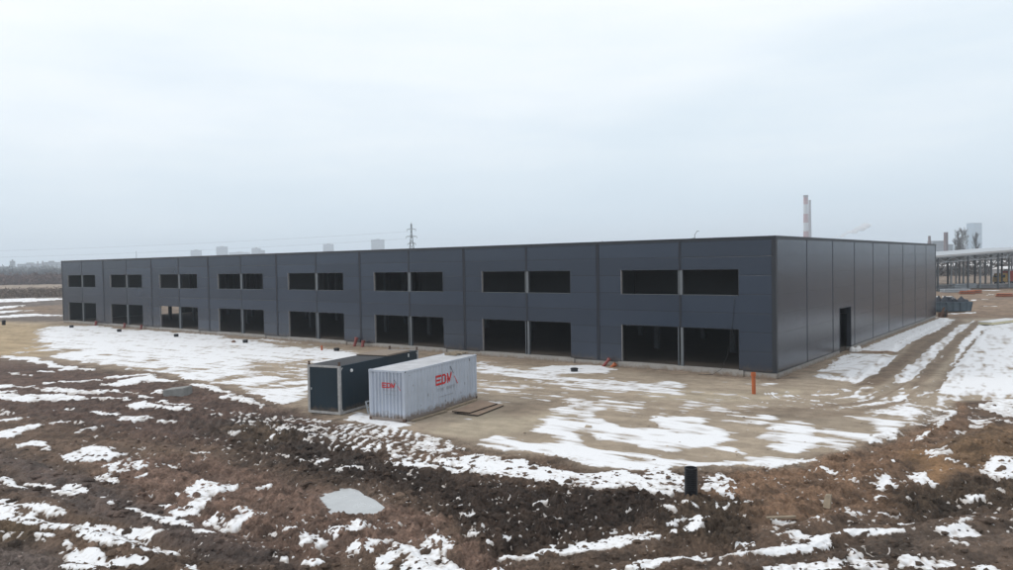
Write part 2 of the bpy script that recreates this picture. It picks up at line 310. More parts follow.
SNOW=[
(0.04,[(-125.65,-12.97),(-97.53,0.45),(0.28,-0.75),(-0.02,53.38),(11.16,58.51),(13.36,1.04),(8.92,-12.58),(5.58,-19.72),(1.72,-22.66),(-6.89,-21.87),(-14.28,-22.24),(-26.27,-19.84),(-47.53,-19.84),(-67.3,-26.22)]),
(0.16,[(-63.47,-27.09),(-54.14,-21.63),(-35.41,-19.75),(-19.48,-21.28),(-10.85,-23.58),(-11.1,-27.99),(-12.65,-32.51),(-19.37,-37.11)]),
(0.34,[(-18.99,-31.27),(-16.43,-26.05),(-9.47,-26.89),(-7.92,-29.27),(-13.36,-32.19)]),
(0.3,[(-2.79,-31.46),(0.86,-29.6),(2.15,-31.35),(-0.63,-33.95),(-3.99,-33.79)]),
(0.43,[(-20.49,-23.9),(-17.09,-22.92),(-12.73,-22.32),(-9.52,-24.93),(-14.7,-25.66)]),
(0.52,[(-11.79,-24.68),(-11.46,-22.52),(-8.79,-21.75),(-6.17,-22.05),(-3.53,-23.25),(-3.77,-25.15),(-5.89,-25.57),(-9.36,-26.04)]),
(0.36,[(-9.13,-27.58),(-4.36,-26.04),(1.48,-26.81),(2.15,-29.46),(-0.31,-29.18),(-5.11,-28.09)]),
(0.34,[(-3.52,-28.4),(-2.35,-27.99),(-1.41,-28.82),(-2.25,-29.17)]),
(0.28,[(-1.11,-26.06),(5.43,-23.71),(5.63,-25.55),(4.37,-29.85),(2.01,-30.01)]),
(0.33,[(5.59,-23.36),(7.15,-18.95),(9.93,-17.04),(10.83,-21.9),(8.49,-24.98)]),
(0.36,[(10.37,-19.43),(14.05,-16.89),(14.14,-19.28),(10.83,-21.9)]),
(0.4,[(6.52,-4.62),(8.28,-0.83),(13.34,1.68),(13.64,-6.22),(11.17,-7.62),(9.54,-10.07),(8.92,-12.58),(7.13,-9.3)]),
(0.36,[(8.73,-10.61),(11.17,-7.62),(10.75,-11.36),(9.68,-14.84)]),
(0.42,[(10.06,-1.07),(13.31,2.35),(13.58,-4.57),(11.4,-4.41)]),
(0.3,[(-20.04,-2.97),(-11.4,-5.61),(-3.29,-5.88),(2.49,-3.77),(6.2,1.65),(7.69,-3.87),(5.85,-9.1),(3.55,-12.63),(-1.47,-13.88),(-6.46,-12.93),(-10.09,-13.19),(-12.77,-11.81)]),
(0.95,[(-82.49,-7.72),(-89.93,-3.64),(-84.45,-0.43),(-78.58,-1.84),(-71.05,-0.71),(-65.61,-1.38),(-59.91,0.67),(-54.59,-2.24),(-50.54,-1.84),(-49.9,-0.95),(-45.23,-0.65),(-41.18,-1.81),(-38.58,-2.21),(-33.36,-3.53),(-27.66,-7.46),(-26.17,-11.42),(-26.62,-12.8),(-19.43,-18.37),(-18.33,-20.2),(-18.22,-21.14),(-20.96,-20.09),(-22.85,-20.14),(-24.04,-18.44),(-25.55,-18.52),(-27.1,-18.76),(-29.5,-18.8),(-31.28,-19.27),(-33.25,-17.9),(-36.24,-18.51),(-38.39,-18.54),(-41.74,-18.17),(-44.33,-18.42),(-48.74,-18.25),(-53.23,-17.94),(-55.61,-16.2),(-62.53,-14.61),(-67.3,-13.11),(-77.11,-10.03)]),
(0.8,[(-59.63,-18.25),(-58.92,-16.51),(-58.16,-14.74),(-57.64,-14.96),(-57.45,-17.08),(-59.11,-18.43)]),
(0.8,[(-62.63,-15.85),(-62.0,-14.04),(-61.43,-14.27),(-62.06,-16.06)]),
(0.3,[(-28.39,-19.23),(-29.1,-17.43),(-29.14,-14.68),(-28.85,-14.88),(-28.31,-17.92),(-28.13,-19.38)]),
(0.3,[(-28.46,-17.83),(-28.95,-14.97),(-28.11,-13.21),(-27.79,-13.45),(-28.05,-15.58),(-28.16,-18.02)]),
(0.35,[(-23.27,-19.48),(-24.83,-17.63),(-25.26,-16.05),(-24.01,-15.11),(-23.77,-15.29),(-24.56,-16.55),(-24.16,-18.09),(-23.06,-19.62)]),
(0.4,[(-22.64,-18.26),(-23.02,-16.95),(-22.61,-16.54),(-22.39,-16.71),(-22.39,-17.41),(-22.42,-18.42)]),
(0.4,[(-29.35,-14.31),(-29.21,-12.82),(-27.67,-12.73),(-27.45,-12.9),(-28.57,-13.28),(-29.13,-14.46)]),
(0.35,[(-43.2,-2.9),(-43.05,-1.38),(-40.22,-2.65),(-39.5,-3.2),(-40.85,-3.02),(-42.42,-3.46)]),
(0.3,[(-49.14,-1.79),(-42.88,-1.29),(-37.52,-2.2),(-37.07,-2.56),(-41.4,-2.4),(-48.53,-2.19)]),
(0.45,[(-56.26,-16.34),(-57.23,-14.71),(-56.85,-14.02),(-56.37,-14.23),(-55.88,-15.27),(-55.8,-16.53)]),
(0.42,[(-50.17,-16.11),(-49.91,-14.37),(-49.48,-14.57),(-49.75,-16.3)]),
(0.45,[(-35.01,-17.17),(-34.81,-16.19),(-34.57,-16.33),(-34.77,-17.31)]),
(0.45,[(-37.02,-14.13),(-36.77,-12.66),(-36.5,-12.83),(-36.76,-14.28)]),
(0.5,[(-42.67,-16.13),(-42.59,-15.4),(-42.28,-15.55),(-42.36,-16.28)]),
(0.4,[(-41.02,-17.97),(-38.48,-17.5),(-36.05,-17.69),(-35.61,-17.92),(-37.15,-18.18),(-40.52,-18.22)]),
(0.5,[(-34.6,-11.55),(-32.06,-8.7),(-24.43,-14.56),(-28.47,-16.04)]),
(0.95,[(-57.89,-20.37),(-57.06,-19.91),(-52.88,-19.79),(-48.17,-20.22),(-44.31,-20.52),(-41.25,-19.77),(-40.66,-20.04),(-42.51,-21.26),(-46.17,-21.0),(-50.61,-20.63),(-54.57,-20.78),(-56.99,-20.67)]),
(0.9,[(-43.83,-22.79),(-42.63,-22.06),(-42.23,-22.22),(-43.42,-22.94)]),
(0.85,[(-45.16,-24.16),(-40.76,-24.15),(-40.39,-24.29),(-44.74,-24.31)]),
(0.85,[(-37.86,-24.77),(-36.94,-24.2),(-36.45,-24.39),(-37.36,-24.96)]),
(0.85,[(-37.6,-23.64),(-36.42,-23.4),(-35.94,-23.6),(-37.1,-23.84)]),
(0.65,[(-36.28,-23.22),(-35.96,-22.13),(-35.47,-22.35),(-35.8,-23.42)]),
(0.9,[(-39.84,-27.53),(-38.92,-26.75),(-36.37,-25.73),(-36.06,-25.85),(-37.98,-27.07),(-39.5,-27.64)]),
(0.9,[(-36.54,-28.58),(-35.89,-27.77),(-34.93,-27.28),(-34.49,-27.43),(-34.64,-28.19),(-36.09,-28.72)]),
(0.8,[(-35.68,-26.15),(-33.29,-25.6),(-31.47,-24.7),(-30.6,-24.02),(-30.21,-24.2),(-30.34,-25.19),(-32.1,-26.07),(-35.23,-26.32)]),
(0.95,[(-34.61,-29.19),(-34.24,-28.33),(-33.62,-27.74),(-32.45,-27.95),(-31.61,-26.74),(-30.99,-25.99),(-28.92,-26.12),(-28.33,-26.38),(-29.2,-26.73),(-29.81,-27.44),(-30.63,-28.6),(-31.72,-28.41),(-32.32,-28.97),(-33.93,-29.41)]),
(0.95,[(-33.07,-23.07),(-33.75,-21.47),(-34.22,-19.81),(-30.96,-19.94),(-30.39,-20.25),(-32.45,-20.72),(-32.04,-22.29),(-32.49,-23.33)]),
(0.95,[(-36.8,-21.02),(-35.14,-19.48),(-34.48,-19.81),(-36.12,-21.34)]),
(0.9,[(-30.53,-23.68),(-28.98,-23.53),(-28.61,-23.71),(-30.13,-23.87)]),
(0.7,[(-28.78,-25.66),(-26.78,-24.71),(-26.32,-24.93),(-28.31,-25.87)]),
(0.95,[(-27.94,-22.66),(-27.43,-22.34),(-26.71,-22.72),(-27.21,-23.04)]),
(0.85,[(-27.29,-24.02),(-26.07,-23.63),(-25.74,-23.8),(-26.94,-24.19)]),
(0.9,[(-24.1,-25.9),(-24.88,-24.46),(-23.09,-24.64),(-21.01,-24.53),(-20.48,-24.83),(-21.48,-25.5),(-23.14,-25.35),(-23.51,-26.18)]),
(0.8,[(-24.43,-23.93),(-22.56,-23.76),(-22.17,-23.98),(-24.01,-24.15)]),
(0.95,[(-24.15,-27.6),(-22.85,-26.88),(-22.49,-27.05),(-23.77,-27.77)]),
(0.8,[(-21.83,-27.54),(-21.26,-27.09),(-20.44,-26.64),(-20.11,-26.81),(-20.3,-27.56),(-21.48,-27.71)]),
(0.8,[(-19.3,-28.32),(-18.91,-28.06),(-18.68,-28.18),(-19.07,-28.43)]),
(0.7,[(-19.29,-26.76),(-18.58,-26.56),(-18.35,-26.69),(-19.05,-26.88)]),
(0.95,[(-25.95,-31.93),(-26.21,-31.03),(-26.26,-29.91),(-25.96,-30.02),(-25.39,-31.31),(-25.66,-32.02)]),
(0.95,[(-22.13,-33.14),(-22.58,-32.25),(-23.3,-31.3),(-22.77,-30.46),(-22.26,-30.65),(-21.88,-31.8),(-21.23,-32.7),(-21.67,-33.29)]),
(0.8,[(-22.72,-30.07),(-21.6,-29.07),(-21.35,-29.18),(-22.47,-30.17)]),
(0.8,[(-20.26,-30.15),(-20.21,-28.92),(-20.01,-29.01),(-20.07,-30.23)]),
(0.85,[(-19.45,-32.74),(-19.8,-31.74),(-18.04,-32.19),(-17.65,-32.34),(-18.6,-32.19),(-19.03,-32.88)]),
(0.85,[(-16.62,-31.3),(-16.5,-30.82),(-16.25,-30.93),(-16.37,-31.41)]),
(0.7,[(-28.85,-30.14),(-27.95,-29.56),(-27.73,-29.63),(-28.63,-30.22)]),
(0.7,[(-26.5,-28.31),(-26.11,-27.9),(-25.91,-27.98),(-26.29,-28.39)]),
(0.85,[(-28.06,-20.07),(-26.97,-20.06),(-24.72,-20.72),(-24.38,-20.93),(-25.93,-20.68),(-27.68,-20.29)]),
(0.9,[(-27.4,-19.88),(-25.06,-20.13),(-22.98,-20.81),(-22.93,-21.33),(-22.62,-21.52),(-22.1,-21.37),(-24.09,-20.73),(-27.02,-20.1)]),
(0.8,[(-22.21,-20.99),(-20.56,-21.28),(-18.41,-22.02),(-18.08,-22.24),(-19.51,-21.97),(-21.81,-21.25)]),
(0.7,[(-19.12,-24.97),(-18.12,-23.73),(-17.88,-23.88),(-18.87,-25.11)]),
(0.6,[(-14.41,-24.59),(-12.92,-24.36),(-12.74,-24.49),(-14.22,-24.73)]),
(0.9,[(-11.73,-26.4),(-11.52,-25.73),(-11.36,-25.85),(-11.56,-26.51)]),
(0.8,[(-13.93,-26.44),(-13.67,-26.04),(-13.49,-26.16),(-13.75,-26.56)]),
(0.6,[(-15.49,-25.26),(-12.83,-24.42),(-9.74,-24.5),(-9.54,-24.66),(-12.16,-24.92),(-15.21,-25.43)]),
(0.9,[(-13.71,-34.49),(-11.96,-34.25),(-11.83,-34.3),(-13.56,-34.54)]),
(0.9,[(-16.41,-35.26),(-14.72,-34.89),(-12.76,-34.9),(-12.53,-34.98),(-14.01,-35.13),(-16.13,-35.34)]),
(0.95,[(-12.23,-36.28),(-11.67,-35.92),(-11.18,-35.72),(-9.97,-35.54),(-8.33,-35.29),(-8.2,-35.34),(-9.55,-35.69),(-10.73,-35.87),(-11.21,-36.08),(-12.06,-36.33)]),
(0.8,[(-7.65,-37.07),(-7.68,-36.78),(-7.59,-36.81),(-7.56,-37.1)]),
(0.85,[(-7.11,-36.67),(-6.72,-36.48),(-6.6,-36.52),(-6.99,-36.71)]),
(0.8,[(-8.26,-37.3),(-8.23,-36.91),(-8.11,-36.95),(-8.14,-37.34)]),
(0.8,[(-9.04,-34.12),(-8.21,-34.09),(-8.11,-34.14),(-8.93,-34.17)]),
(0.8,[(-10.56,-32.32),(-10.8,-31.81),(-10.67,-31.87),(-10.43,-32.38)]),
(0.85,[(-11.89,-30.74),(-11.17,-30.45),(-11.05,-30.52),(-11.77,-30.8)]),
(0.85,[(-12.63,-29.2),(-12.17,-28.89),(-12.04,-28.97),(-12.5,-29.28)]),
(0.75,[(-14.01,-30.76),(-13.96,-30.3),(-13.8,-30.38),(-13.85,-30.84)]),
(0.95,[(-1.89,-35.36),(-1.89,-35.14),(-1.49,-35.15),(-1.37,-35.22),(-1.55,-35.34),(-1.77,-35.43)]),
(0.8,[(0.73,-31.74),(0.8,-31.43),(0.86,-31.48),(0.78,-31.79)]),
(0.85,[(-5.54,-27.47),(-5.14,-27.19),(-5.0,-27.31),(-5.4,-27.59)]),
(0.6,[(-7.94,-27.58),(-7.23,-27.11),(-7.03,-27.27),(-7.73,-27.74)]),
(0.8,[(-6.44,-30.31),(-6.29,-30.0),(-6.22,-30.05),(-6.37,-30.36)]),
(0.8,[(-0.49,-33.85),(-0.41,-33.8),(-0.32,-33.86),(-0.39,-33.92)]),
(0.95,[(-5.15,-25.77),(-4.83,-25.59),(-3.49,-25.24),(-1.85,-25.28),(-1.71,-25.45),(-3.03,-25.72),(-4.33,-26.07),(-4.97,-25.94)]),
(0.9,[(-4.96,-23.68),(-4.05,-22.88),(-3.87,-23.09),(-4.77,-23.88)]),
(0.7,[(-1.73,-27.73),(-1.4,-27.63),(-1.3,-27.74),(-1.63,-27.84)]),
(0.8,[(0.38,-28.15),(0.63,-28.08),(0.75,-28.23),(0.5,-28.29)]),
(0.8,[(1.0,-28.6),(1.3,-28.44),(1.4,-28.56),(1.1,-28.72)]),
(0.85,[(2.1,-29.76),(2.2,-29.6),(2.31,-29.72),(2.2,-29.88)]),
(0.7,[(2.76,-29.5),(3.13,-29.42),(3.19,-29.5),(2.83,-29.58)]),
(0.8,[(2.8,-30.07),(2.92,-29.98),(3.0,-30.08),(2.88,-30.16)]),
(0.6,[(2.2,-26.8),(2.38,-26.45),(2.45,-26.56),(2.27,-26.91)]),
(0.7,[(2.46,-28.34),(2.64,-28.12),(2.67,-28.17),(2.5,-28.39)]),
(0.85,[(4.28,-12.27),(4.49,-11.65),(4.56,-11.86),(4.34,-12.48)]),
(0.85,[(6.01,-18.02),(7.22,-17.52),(7.28,-17.76),(6.09,-18.25)]),
(0.75,[(7.59,-18.58),(8.18,-18.69),(8.21,-18.79),(7.62,-18.69)]),
(0.85,[(9.2,-17.02),(9.52,-16.8),(9.55,-16.92),(9.23,-17.14)]),
(0.85,[(9.39,-13.05),(9.85,-10.62),(9.91,-7.72),(9.85,-5.33),(9.02,-4.62),(9.08,-4.99),(9.99,-6.32),(10.04,-8.6),(9.97,-11.38),(9.43,-13.29)]),
(0.9,[(9.69,-13.46),(10.26,-11.28),(10.42,-9.29),(10.45,-9.57),(10.37,-12.01),(9.73,-13.69)]),
(0.6,[(8.84,-9.18),(9.28,-9.36),(9.34,-9.72),(8.91,-9.55)]),
(0.9,[(10.45,-12.51),(10.57,-12.43),(10.62,-12.79),(10.51,-12.87)]),
(0.6,[(10.92,-15.78),(11.51,-16.12),(11.54,-16.35),(10.96,-16.02)]),
(0.75,[(2.02,-5.49),(4.21,-3.22),(4.3,-3.54),(2.12,-5.79)]),
(0.6,[(4.36,-6.97),(5.5,-6.59),(5.57,-6.86),(4.43,-7.23)]),
(0.7,[(5.6,-6.58),(6.86,-4.09),(7.6,-1.37),(8.23,1.32),(8.27,1.07),(7.71,-1.99),(6.97,-4.64),(5.65,-6.76)]),
(0.7,[(5.65,-4.74),(6.97,-2.36),(7.85,0.47),(7.89,0.24),(7.08,-2.96),(5.7,-4.94)]),
(0.7,[(6.81,-22.89),(7.19,-22.63),(7.26,-22.82),(6.89,-23.08)]),
(0.9,[(5.72,-25.81),(5.93,-25.18),(5.97,-25.26),(5.76,-25.88)]),
(0.7,[(5.15,-24.98),(5.48,-24.75),(5.52,-24.84),(5.19,-25.07)]),
(0.85,[(5.55,-24.2),(5.95,-24.3),(6.0,-24.41),(5.61,-24.32)]),
(0.95,[(3.8,-30.59),(4.25,-29.81),(4.44,-29.11),(4.98,-28.37),(5.31,-27.64),(5.84,-26.74),(5.92,-26.91),(5.55,-28.07),(5.23,-28.77),(4.7,-29.49),(4.5,-30.17),(3.9,-30.7)]),
(0.95,[(4.72,-29.51),(5.23,-28.5),(5.73,-27.67),(6.25,-27.18),(6.32,-27.32),(5.93,-28.04),(5.44,-28.84),(4.8,-29.62)]),
(0.7,[(4.92,-27.76),(5.29,-26.86),(5.34,-26.96),(4.98,-27.84)]),
(0.95,[(5.94,-30.11),(6.15,-29.53),(6.62,-28.75),(7.31,-27.76),(7.9,-26.97),(8.67,-26.34),(9.11,-25.65),(9.59,-24.73),(9.63,-24.89),(9.24,-26.08),(8.82,-26.75),(8.06,-27.37),(7.48,-28.13),(6.8,-29.1),(6.34,-29.85),(6.01,-30.22)]),
(0.9,[(8.1,-24.14),(8.57,-23.92),(8.59,-24.0),(8.13,-24.22)]),
(0.7,[(8.67,-23.49),(8.98,-23.5),(9.01,-23.61),(8.71,-23.6)]),
(0.95,[(9.66,-24.39),(10.3,-23.59),(11.07,-23.19),(11.1,-23.33),(10.38,-23.98),(9.7,-24.52)]),
(0.95,[(10.5,-22.75),(11.02,-22.06),(11.05,-22.19),(10.52,-22.87)]),
(0.8,[(10.03,-22.17),(10.58,-21.78),(10.61,-21.94),(10.07,-22.32)]),
(0.9,[(9.88,-20.51),(10.1,-20.36),(10.13,-20.54),(9.92,-20.69)]),
(0.7,[(11.97,-21.62),(12.29,-20.81),(12.3,-20.94),(11.99,-21.74)]),
(0.75,[(12.62,-20.91),(12.85,-20.74),(12.87,-20.94),(12.64,-21.1)]),
(0.9,[(11.36,-25.86),(11.49,-25.19),(12.11,-24.67),(12.7,-24.99),(12.72,-25.15),(12.18,-25.13),(11.57,-25.64),(11.39,-26.01)]),
(0.7,[(12.76,-19.02),(13.0,-18.67),(13.02,-18.89),(12.78,-19.24)]),
(0.8,[(12.12,-19.37),(12.32,-19.1),(12.34,-19.25),(12.14,-19.51)]),
(0.7,[(12.24,-23.57),(12.48,-23.48),(12.49,-23.56),(12.25,-23.65)]),
(0.9,[(0.53,60.84),(2.38,65.41),(2.55,63.93),(0.72,59.46)]),
(0.9,[(0.22,-1.91),(0.45,-1.77),(0.54,-2.01),(0.31,-2.15)]),
(0.9,[(1.28,-4.96),(1.48,-4.65),(1.55,-4.86),(1.35,-5.17)]),
(0.5,[(-0.48,-11.41),(1.88,-10.45),(1.97,-10.69),(-0.38,-11.64)]),
(0.5,[(1.59,-12.28),(2.13,-11.66),(2.21,-11.88),(1.68,-12.49)]),
(0.6,[(2.77,-14.71),(3.56,-13.93),(3.7,-14.31),(2.92,-15.07)]),
(0.6,[(1.7,-5.87),(2.79,-4.76),(2.89,-5.06),(1.8,-6.17)]),
(0.5,[(4.69,-0.67),(5.86,0.85),(5.94,0.48),(4.78,-1.03)]),
(0.9,[(-261.26,0.74),(-212.41,31.62),(-206.17,36.42),(-194.28,39.42),(-185.35,35.83),(-180.62,27.02),(-186.13,22.78),(-248.85,-1.31)]),
(0.8,[(-223.78,-5.45),(-161.38,14.45),(-161.7,18.2),(-156.38,16.3),(-147.28,9.71),(-215.74,-6.78)]),
(0.8,[(-160.23,-2.19),(-142.05,7.95),(-138.49,11.54),(-135.09,10.29),(-132.53,4.74),(-156.28,-3.15)]),
(0.85,[(-155.41,-16.75),(-124.11,1.91),(-125.11,6.62),(-115.22,7.57),(-112.69,6.55),(-117.28,3.74),(-116.59,-0.62),(-151.94,-17.33)]),
(0.9,[(-12.65,137.79),(-8.75,138.58),(-8.36,135.59),(-12.19,134.77)]),
(0.9,[(-5.43,135.99),(-2.24,136.67),(-1.96,133.81),(-5.1,133.11)]),
(0.7,[(-1.79,114.69),(-1.02,119.16),(-0.79,116.81),(-1.55,112.45)]),
(0.7,[(-1.91,94.42),(-0.32,98.26),(-0.13,96.45),(-1.7,92.69)]),
(0.7,[(1.78,79.84),(3.93,80.66),(4.06,79.29),(1.93,78.47)]),
(0.6,[(0.4,115.3),(1.95,119.95),(2.14,117.61),(0.61,113.07)]),
(0.95,[(-15.99,-32.42),(-16.61,-31.08),(-16.5,-30.78),(-14.89,-31.24),(-14.74,-30.71),(-14.17,-31.57),(-14.75,-32.37)]),
(0.95,[(-13.11,-32.21),(-13.34,-31.62),(-12.66,-31.7),(-12.64,-31.14),(-12.09,-31.32),(-11.75,-31.82),(-11.76,-32.36)]),
(0.95,[(-12.2,-33.01),(-12.0,-32.71),(-10.83,-32.76),(-10.72,-32.99),(-11.48,-33.09)]),
(0.95,[(-11.44,-34.42),(-11.65,-33.95),(-11.07,-33.7),(-10.31,-33.79),(-9.81,-34.45),(-10.5,-34.5)]),
(0.95,[(-11.0,-36.67),(-10.67,-36.26),(-10.48,-35.85),(-9.49,-36.31),(-9.59,-36.62),(-9.94,-37.0)]),
(0.95,[(-9.39,-36.23),(-9.45,-35.91),(-8.62,-35.81),(-7.24,-35.99),(-7.56,-36.21),(-8.29,-36.39)]),
(0.93,[(-7.45,-36.35),(-7.39,-35.53),(-6.7,-35.16),(-6.2,-35.14),(-5.2,-34.64),(-4.72,-34.52),(-4.54,-34.92),(-4.92,-35.39),(-4.02,-34.95),(-3.08,-34.85),(-3.09,-35.31),(-4.25,-35.59),(-5.52,-35.92),(-6.32,-35.97)]),
(0.95,[(-7.44,-34.12),(-7.16,-33.92),(-6.47,-33.93),(-5.48,-33.73),(-4.43,-33.78),(-4.69,-33.96),(-5.58,-34.13),(-6.53,-34.1)]),
(0.95,[(-4.2,-33.85),(-3.63,-33.65),(-3.36,-33.88),(-3.64,-33.97)]),
(0.92,[(-7.07,-33.35),(-6.9,-33.1),(-6.14,-33.09),(-6.42,-32.5),(-7.66,-32.39),(-7.48,-32.12),(-8.13,-31.67),(-8.25,-31.12),(-7.38,-30.52),(-6.73,-31.03),(-6.61,-31.8),(-6.07,-32.51),(-5.52,-33.16),(-5.71,-33.4)]),
(0.93,[(-4.72,-33.3),(-4.91,-32.83),(-4.23,-32.96),(-4.27,-32.51),(-4.76,-32.12),(-4.38,-31.85),(-3.92,-31.79),(-3.52,-32.35),(-3.47,-32.89),(-3.55,-33.39),(-4.38,-33.29)]),
(0.9,[(-5.84,-36.53),(-5.84,-36.34),(-4.85,-36.48),(-4.94,-36.17),(-4.42,-36.18),(-3.87,-36.32),(-3.23,-35.86),(-2.83,-35.84),(-3.34,-36.46),(-3.2,-36.73),(-3.9,-37.23),(-4.57,-36.91)]),
(0.96,[(0.25,-33.8),(0.03,-33.37),(0.56,-33.32),(0.75,-33.53),(0.64,-33.77)]),
(0.9,[(-1.89,-32.84),(-2.21,-32.33),(-2.3,-31.83),(-2.11,-32.03),(-1.77,-32.65)]),
(0.93,[(-1.3,-32.71),(-1.08,-32.38),(-0.38,-32.57),(-0.29,-32.78),(-0.74,-32.71),(-0.84,-32.98)]),
(0.93,[(-0.95,-32.07),(-0.62,-31.63),(-0.78,-31.1),(-0.52,-31.13),(-0.02,-31.91),(-0.44,-31.71),(-0.4,-32.19)]),
(0.93,[(0.55,-32.55),(0.28,-31.8),(0.66,-31.83),(0.91,-32.21),(1.16,-32.21),(1.14,-32.49)]),
(0.92,[(1.53,-32.48),(1.47,-31.98),(1.18,-31.63),(1.46,-31.27),(1.69,-30.5),(2.27,-30.69),(2.44,-31.3),(3.36,-31.54),(3.57,-32.02),(2.57,-32.6),(1.83,-31.88),(1.8,-32.29),(2.14,-32.7),(1.87,-32.73)]),
(0.95,[(4.05,-31.19),(4.38,-31.23),(4.03,-31.69)]),
(0.95,[(-3.59,-24.77),(-2.99,-23.6),(-2.27,-23.28),(-1.7,-23.87),(-1.29,-23.21),(-0.18,-23.38),(0.66,-23.51),(1.44,-23.47),(2.01,-23.24),(2.79,-23.2),(3.29,-23.77),(2.81,-24.84),(2.21,-24.67),(1.73,-24.85),(0.67,-25.1),(-0.33,-25.35),(-1.52,-25.33),(-2.93,-24.9)]),
(0.95,[(-4.44,-21.46),(-4.32,-20.92),(-2.69,-20.77),(-1.88,-20.62),(-1.24,-20.19),(-2.13,-19.35),(-3.6,-19.24),(-4.19,-17.31),(-5.26,-14.12),(-4.76,-13.73),(-3.0,-15.68),(-2.49,-15.53),(-1.53,-16.23),(0.55,-15.92),(1.73,-16.35),(0.97,-16.13),(-0.79,-13.84),(0.58,-13.23),(2.4,-14.69),(3.56,-15.76),(3.38,-17.64),(4.11,-17.15),(4.97,-18.11),(5.96,-17.82),(6.75,-17.98),(6.27,-19.17),(5.34,-19.47),(4.25,-20.55),(3.47,-20.92),(3.83,-21.95),(3.97,-22.56),(3.18,-21.77),(2.64,-22.14),(1.63,-22.11),(1.04,-22.2),(-0.36,-21.98),(-0.91,-22.01),(-1.77,-21.69),(-2.42,-21.94),(-2.6,-22.62),(-3.51,-22.1)]),
(0.06,[(-1.98,-18.1),(-0.67,-19.06),(0.87,-18.9),(1.4,-19.18),(3.08,-19.39),(2.94,-19.68),(1.34,-19.59),(0.46,-20.0),(-0.32,-19.92),(-1.44,-19.1)]),
(0.06,[(3.14,-18.99),(3.51,-17.94),(4.36,-17.96),(5.13,-18.92),(3.97,-19.55),(3.33,-19.6)]),
(0.75,[(4.51,-13.29),(4.87,-11.52),(6.47,-16.73),(6.0,-17.05),(5.2,-15.57),(4.21,-14.91)]),
(0.9,[(4.31,-12.38),(4.96,-11.14),(5.62,-12.67),(6.41,-13.59),(6.63,-15.28),(6.4,-16.68),(5.75,-16.71)]),
(0.75,[(5.87,-11.65),(6.41,-11.29),(7.33,-12.49),(7.89,-10.85),(7.52,-9.46),(6.55,-9.24),(5.38,-8.79),(5.88,-8.47),(7.11,-8.88),(8.2,-9.33),(8.67,-12.55),(8.3,-12.8),(8.22,-14.21),(7.55,-13.76),(7.51,-15.52),(6.91,-15.09)]),
(0.85,[(7.14,-7.32),(7.37,-5.54),(8.06,-5.1),(8.6,-6.69),(8.44,-8.28),(7.98,-7.71)]),
(0.6,[(10.16,-14.51),(10.68,-14.16),(10.89,-15.16),(10.51,-15.74)]),
(0.8,[(10.46,-2.86),(10.92,-1.8),(13.56,-4.07),(11.53,-5.4),(10.77,-3.98)]),
(0.7,[(10.62,-6.58),(11.13,-6.53),(11.44,-7.98),(10.91,-8.32)]),
(0.9,[(11.84,-16.39),(12.3,-15.42),(13.96,-14.61),(14.01,-15.99),(12.41,-17.1)]),
(0.88,[(10.05,-17.46),(10.32,-17.11),(11.04,-18.34),(10.87,-18.89),(10.48,-18.43)]),
(0.75,[(4.78,-21.51),(5.22,-20.88),(6.03,-21.58),(6.33,-23.08),(5.73,-22.65),(5.38,-22.89)]),
(0.92,[(1.99,-23.1),(2.87,-23.31),(3.59,-24.01),(4.65,-23.98),(5.1,-23.38),(4.59,-22.27),(3.71,-21.6),(3.46,-22.74),(2.47,-22.45)]),
(0.7,[(6.39,-24.07),(6.6,-23.43),(7.0,-23.39),(7.1,-23.83),(6.62,-24.28)]),
(0.95,[(6.2,-26.71),(6.22,-26.06),(6.12,-25.0),(6.58,-25.14),(6.61,-25.79),(6.56,-27.06)]),
(0.75,[(7.62,-26.5),(7.88,-26.03),(8.15,-26.13),(8.29,-26.5),(7.86,-26.72)]),
(0.62,[(8.53,-25.27),(8.85,-24.83),(9.23,-24.77),(9.2,-25.58),(8.79,-25.68)]),
(0.85,[(8.99,-27.56),(9.28,-27.19),(9.67,-26.82),(9.96,-26.45),(10.24,-25.57),(10.49,-25.56),(10.93,-25.76),(11.37,-26.17),(9.44,-27.68)]),
(0.9,[(8.94,-24.78),(9.54,-24.75),(9.73,-25.2),(9.28,-25.88)]),
(0.65,[(9.55,-23.28),(9.65,-22.29),(9.94,-23.0),(9.71,-23.47)]),
(0.9,[(9.61,-19.41),(9.73,-18.42),(10.01,-19.56),(9.8,-19.99)]),
(0.9,[(11.7,-22.62),(12.02,-21.98),(12.74,-22.09),(12.68,-22.43),(12.14,-22.82)]),
(0.95,[(12.81,-24.67),(12.98,-24.31),(13.27,-24.94),(12.9,-25.21)]),
(0.95,[(-0.68,1.91),(-1.06,9.13),(-1.2,13.36),(-1.21,21.18),(-1.54,28.62),(-0.76,54.25),(2.13,52.7),(2.72,42.1),(2.57,26.11),(2.83,17.38),(0.76,17.09),(-0.06,17.7)]),
(0.88,[(1.18,4.03),(0.24,15.03),(3.39,15.3),(4.18,8.45),(4.45,0.57),(1.88,1.58)]),
(0.8,[(3.92,51.29),(4.29,49.63),(4.57,34.39),(6.03,9.56),(6.37,3.89),(5.75,1.87),(4.82,10.06),(4.14,22.78),(3.31,42.39)]),
(0.9,[(4.91,48.15),(5.58,52.07),(12.19,53.39),(13.75,1.28),(11.03,-0.45),(8.39,-0.63),(7.75,6.84),(6.84,17.29),(6.03,26.02)]),
(0.7,[(13.31,2.35),(13.52,-3.04),(11.2,-2.24),(9.38,-0.82)]),
(0.95,[(-14.92,-2.96),(-14.57,-1.76),(-11.74,-0.48),(-9.84,-1.58),(-9.67,-3.16),(-11.11,-4.03),(-13.01,-5.18)]),
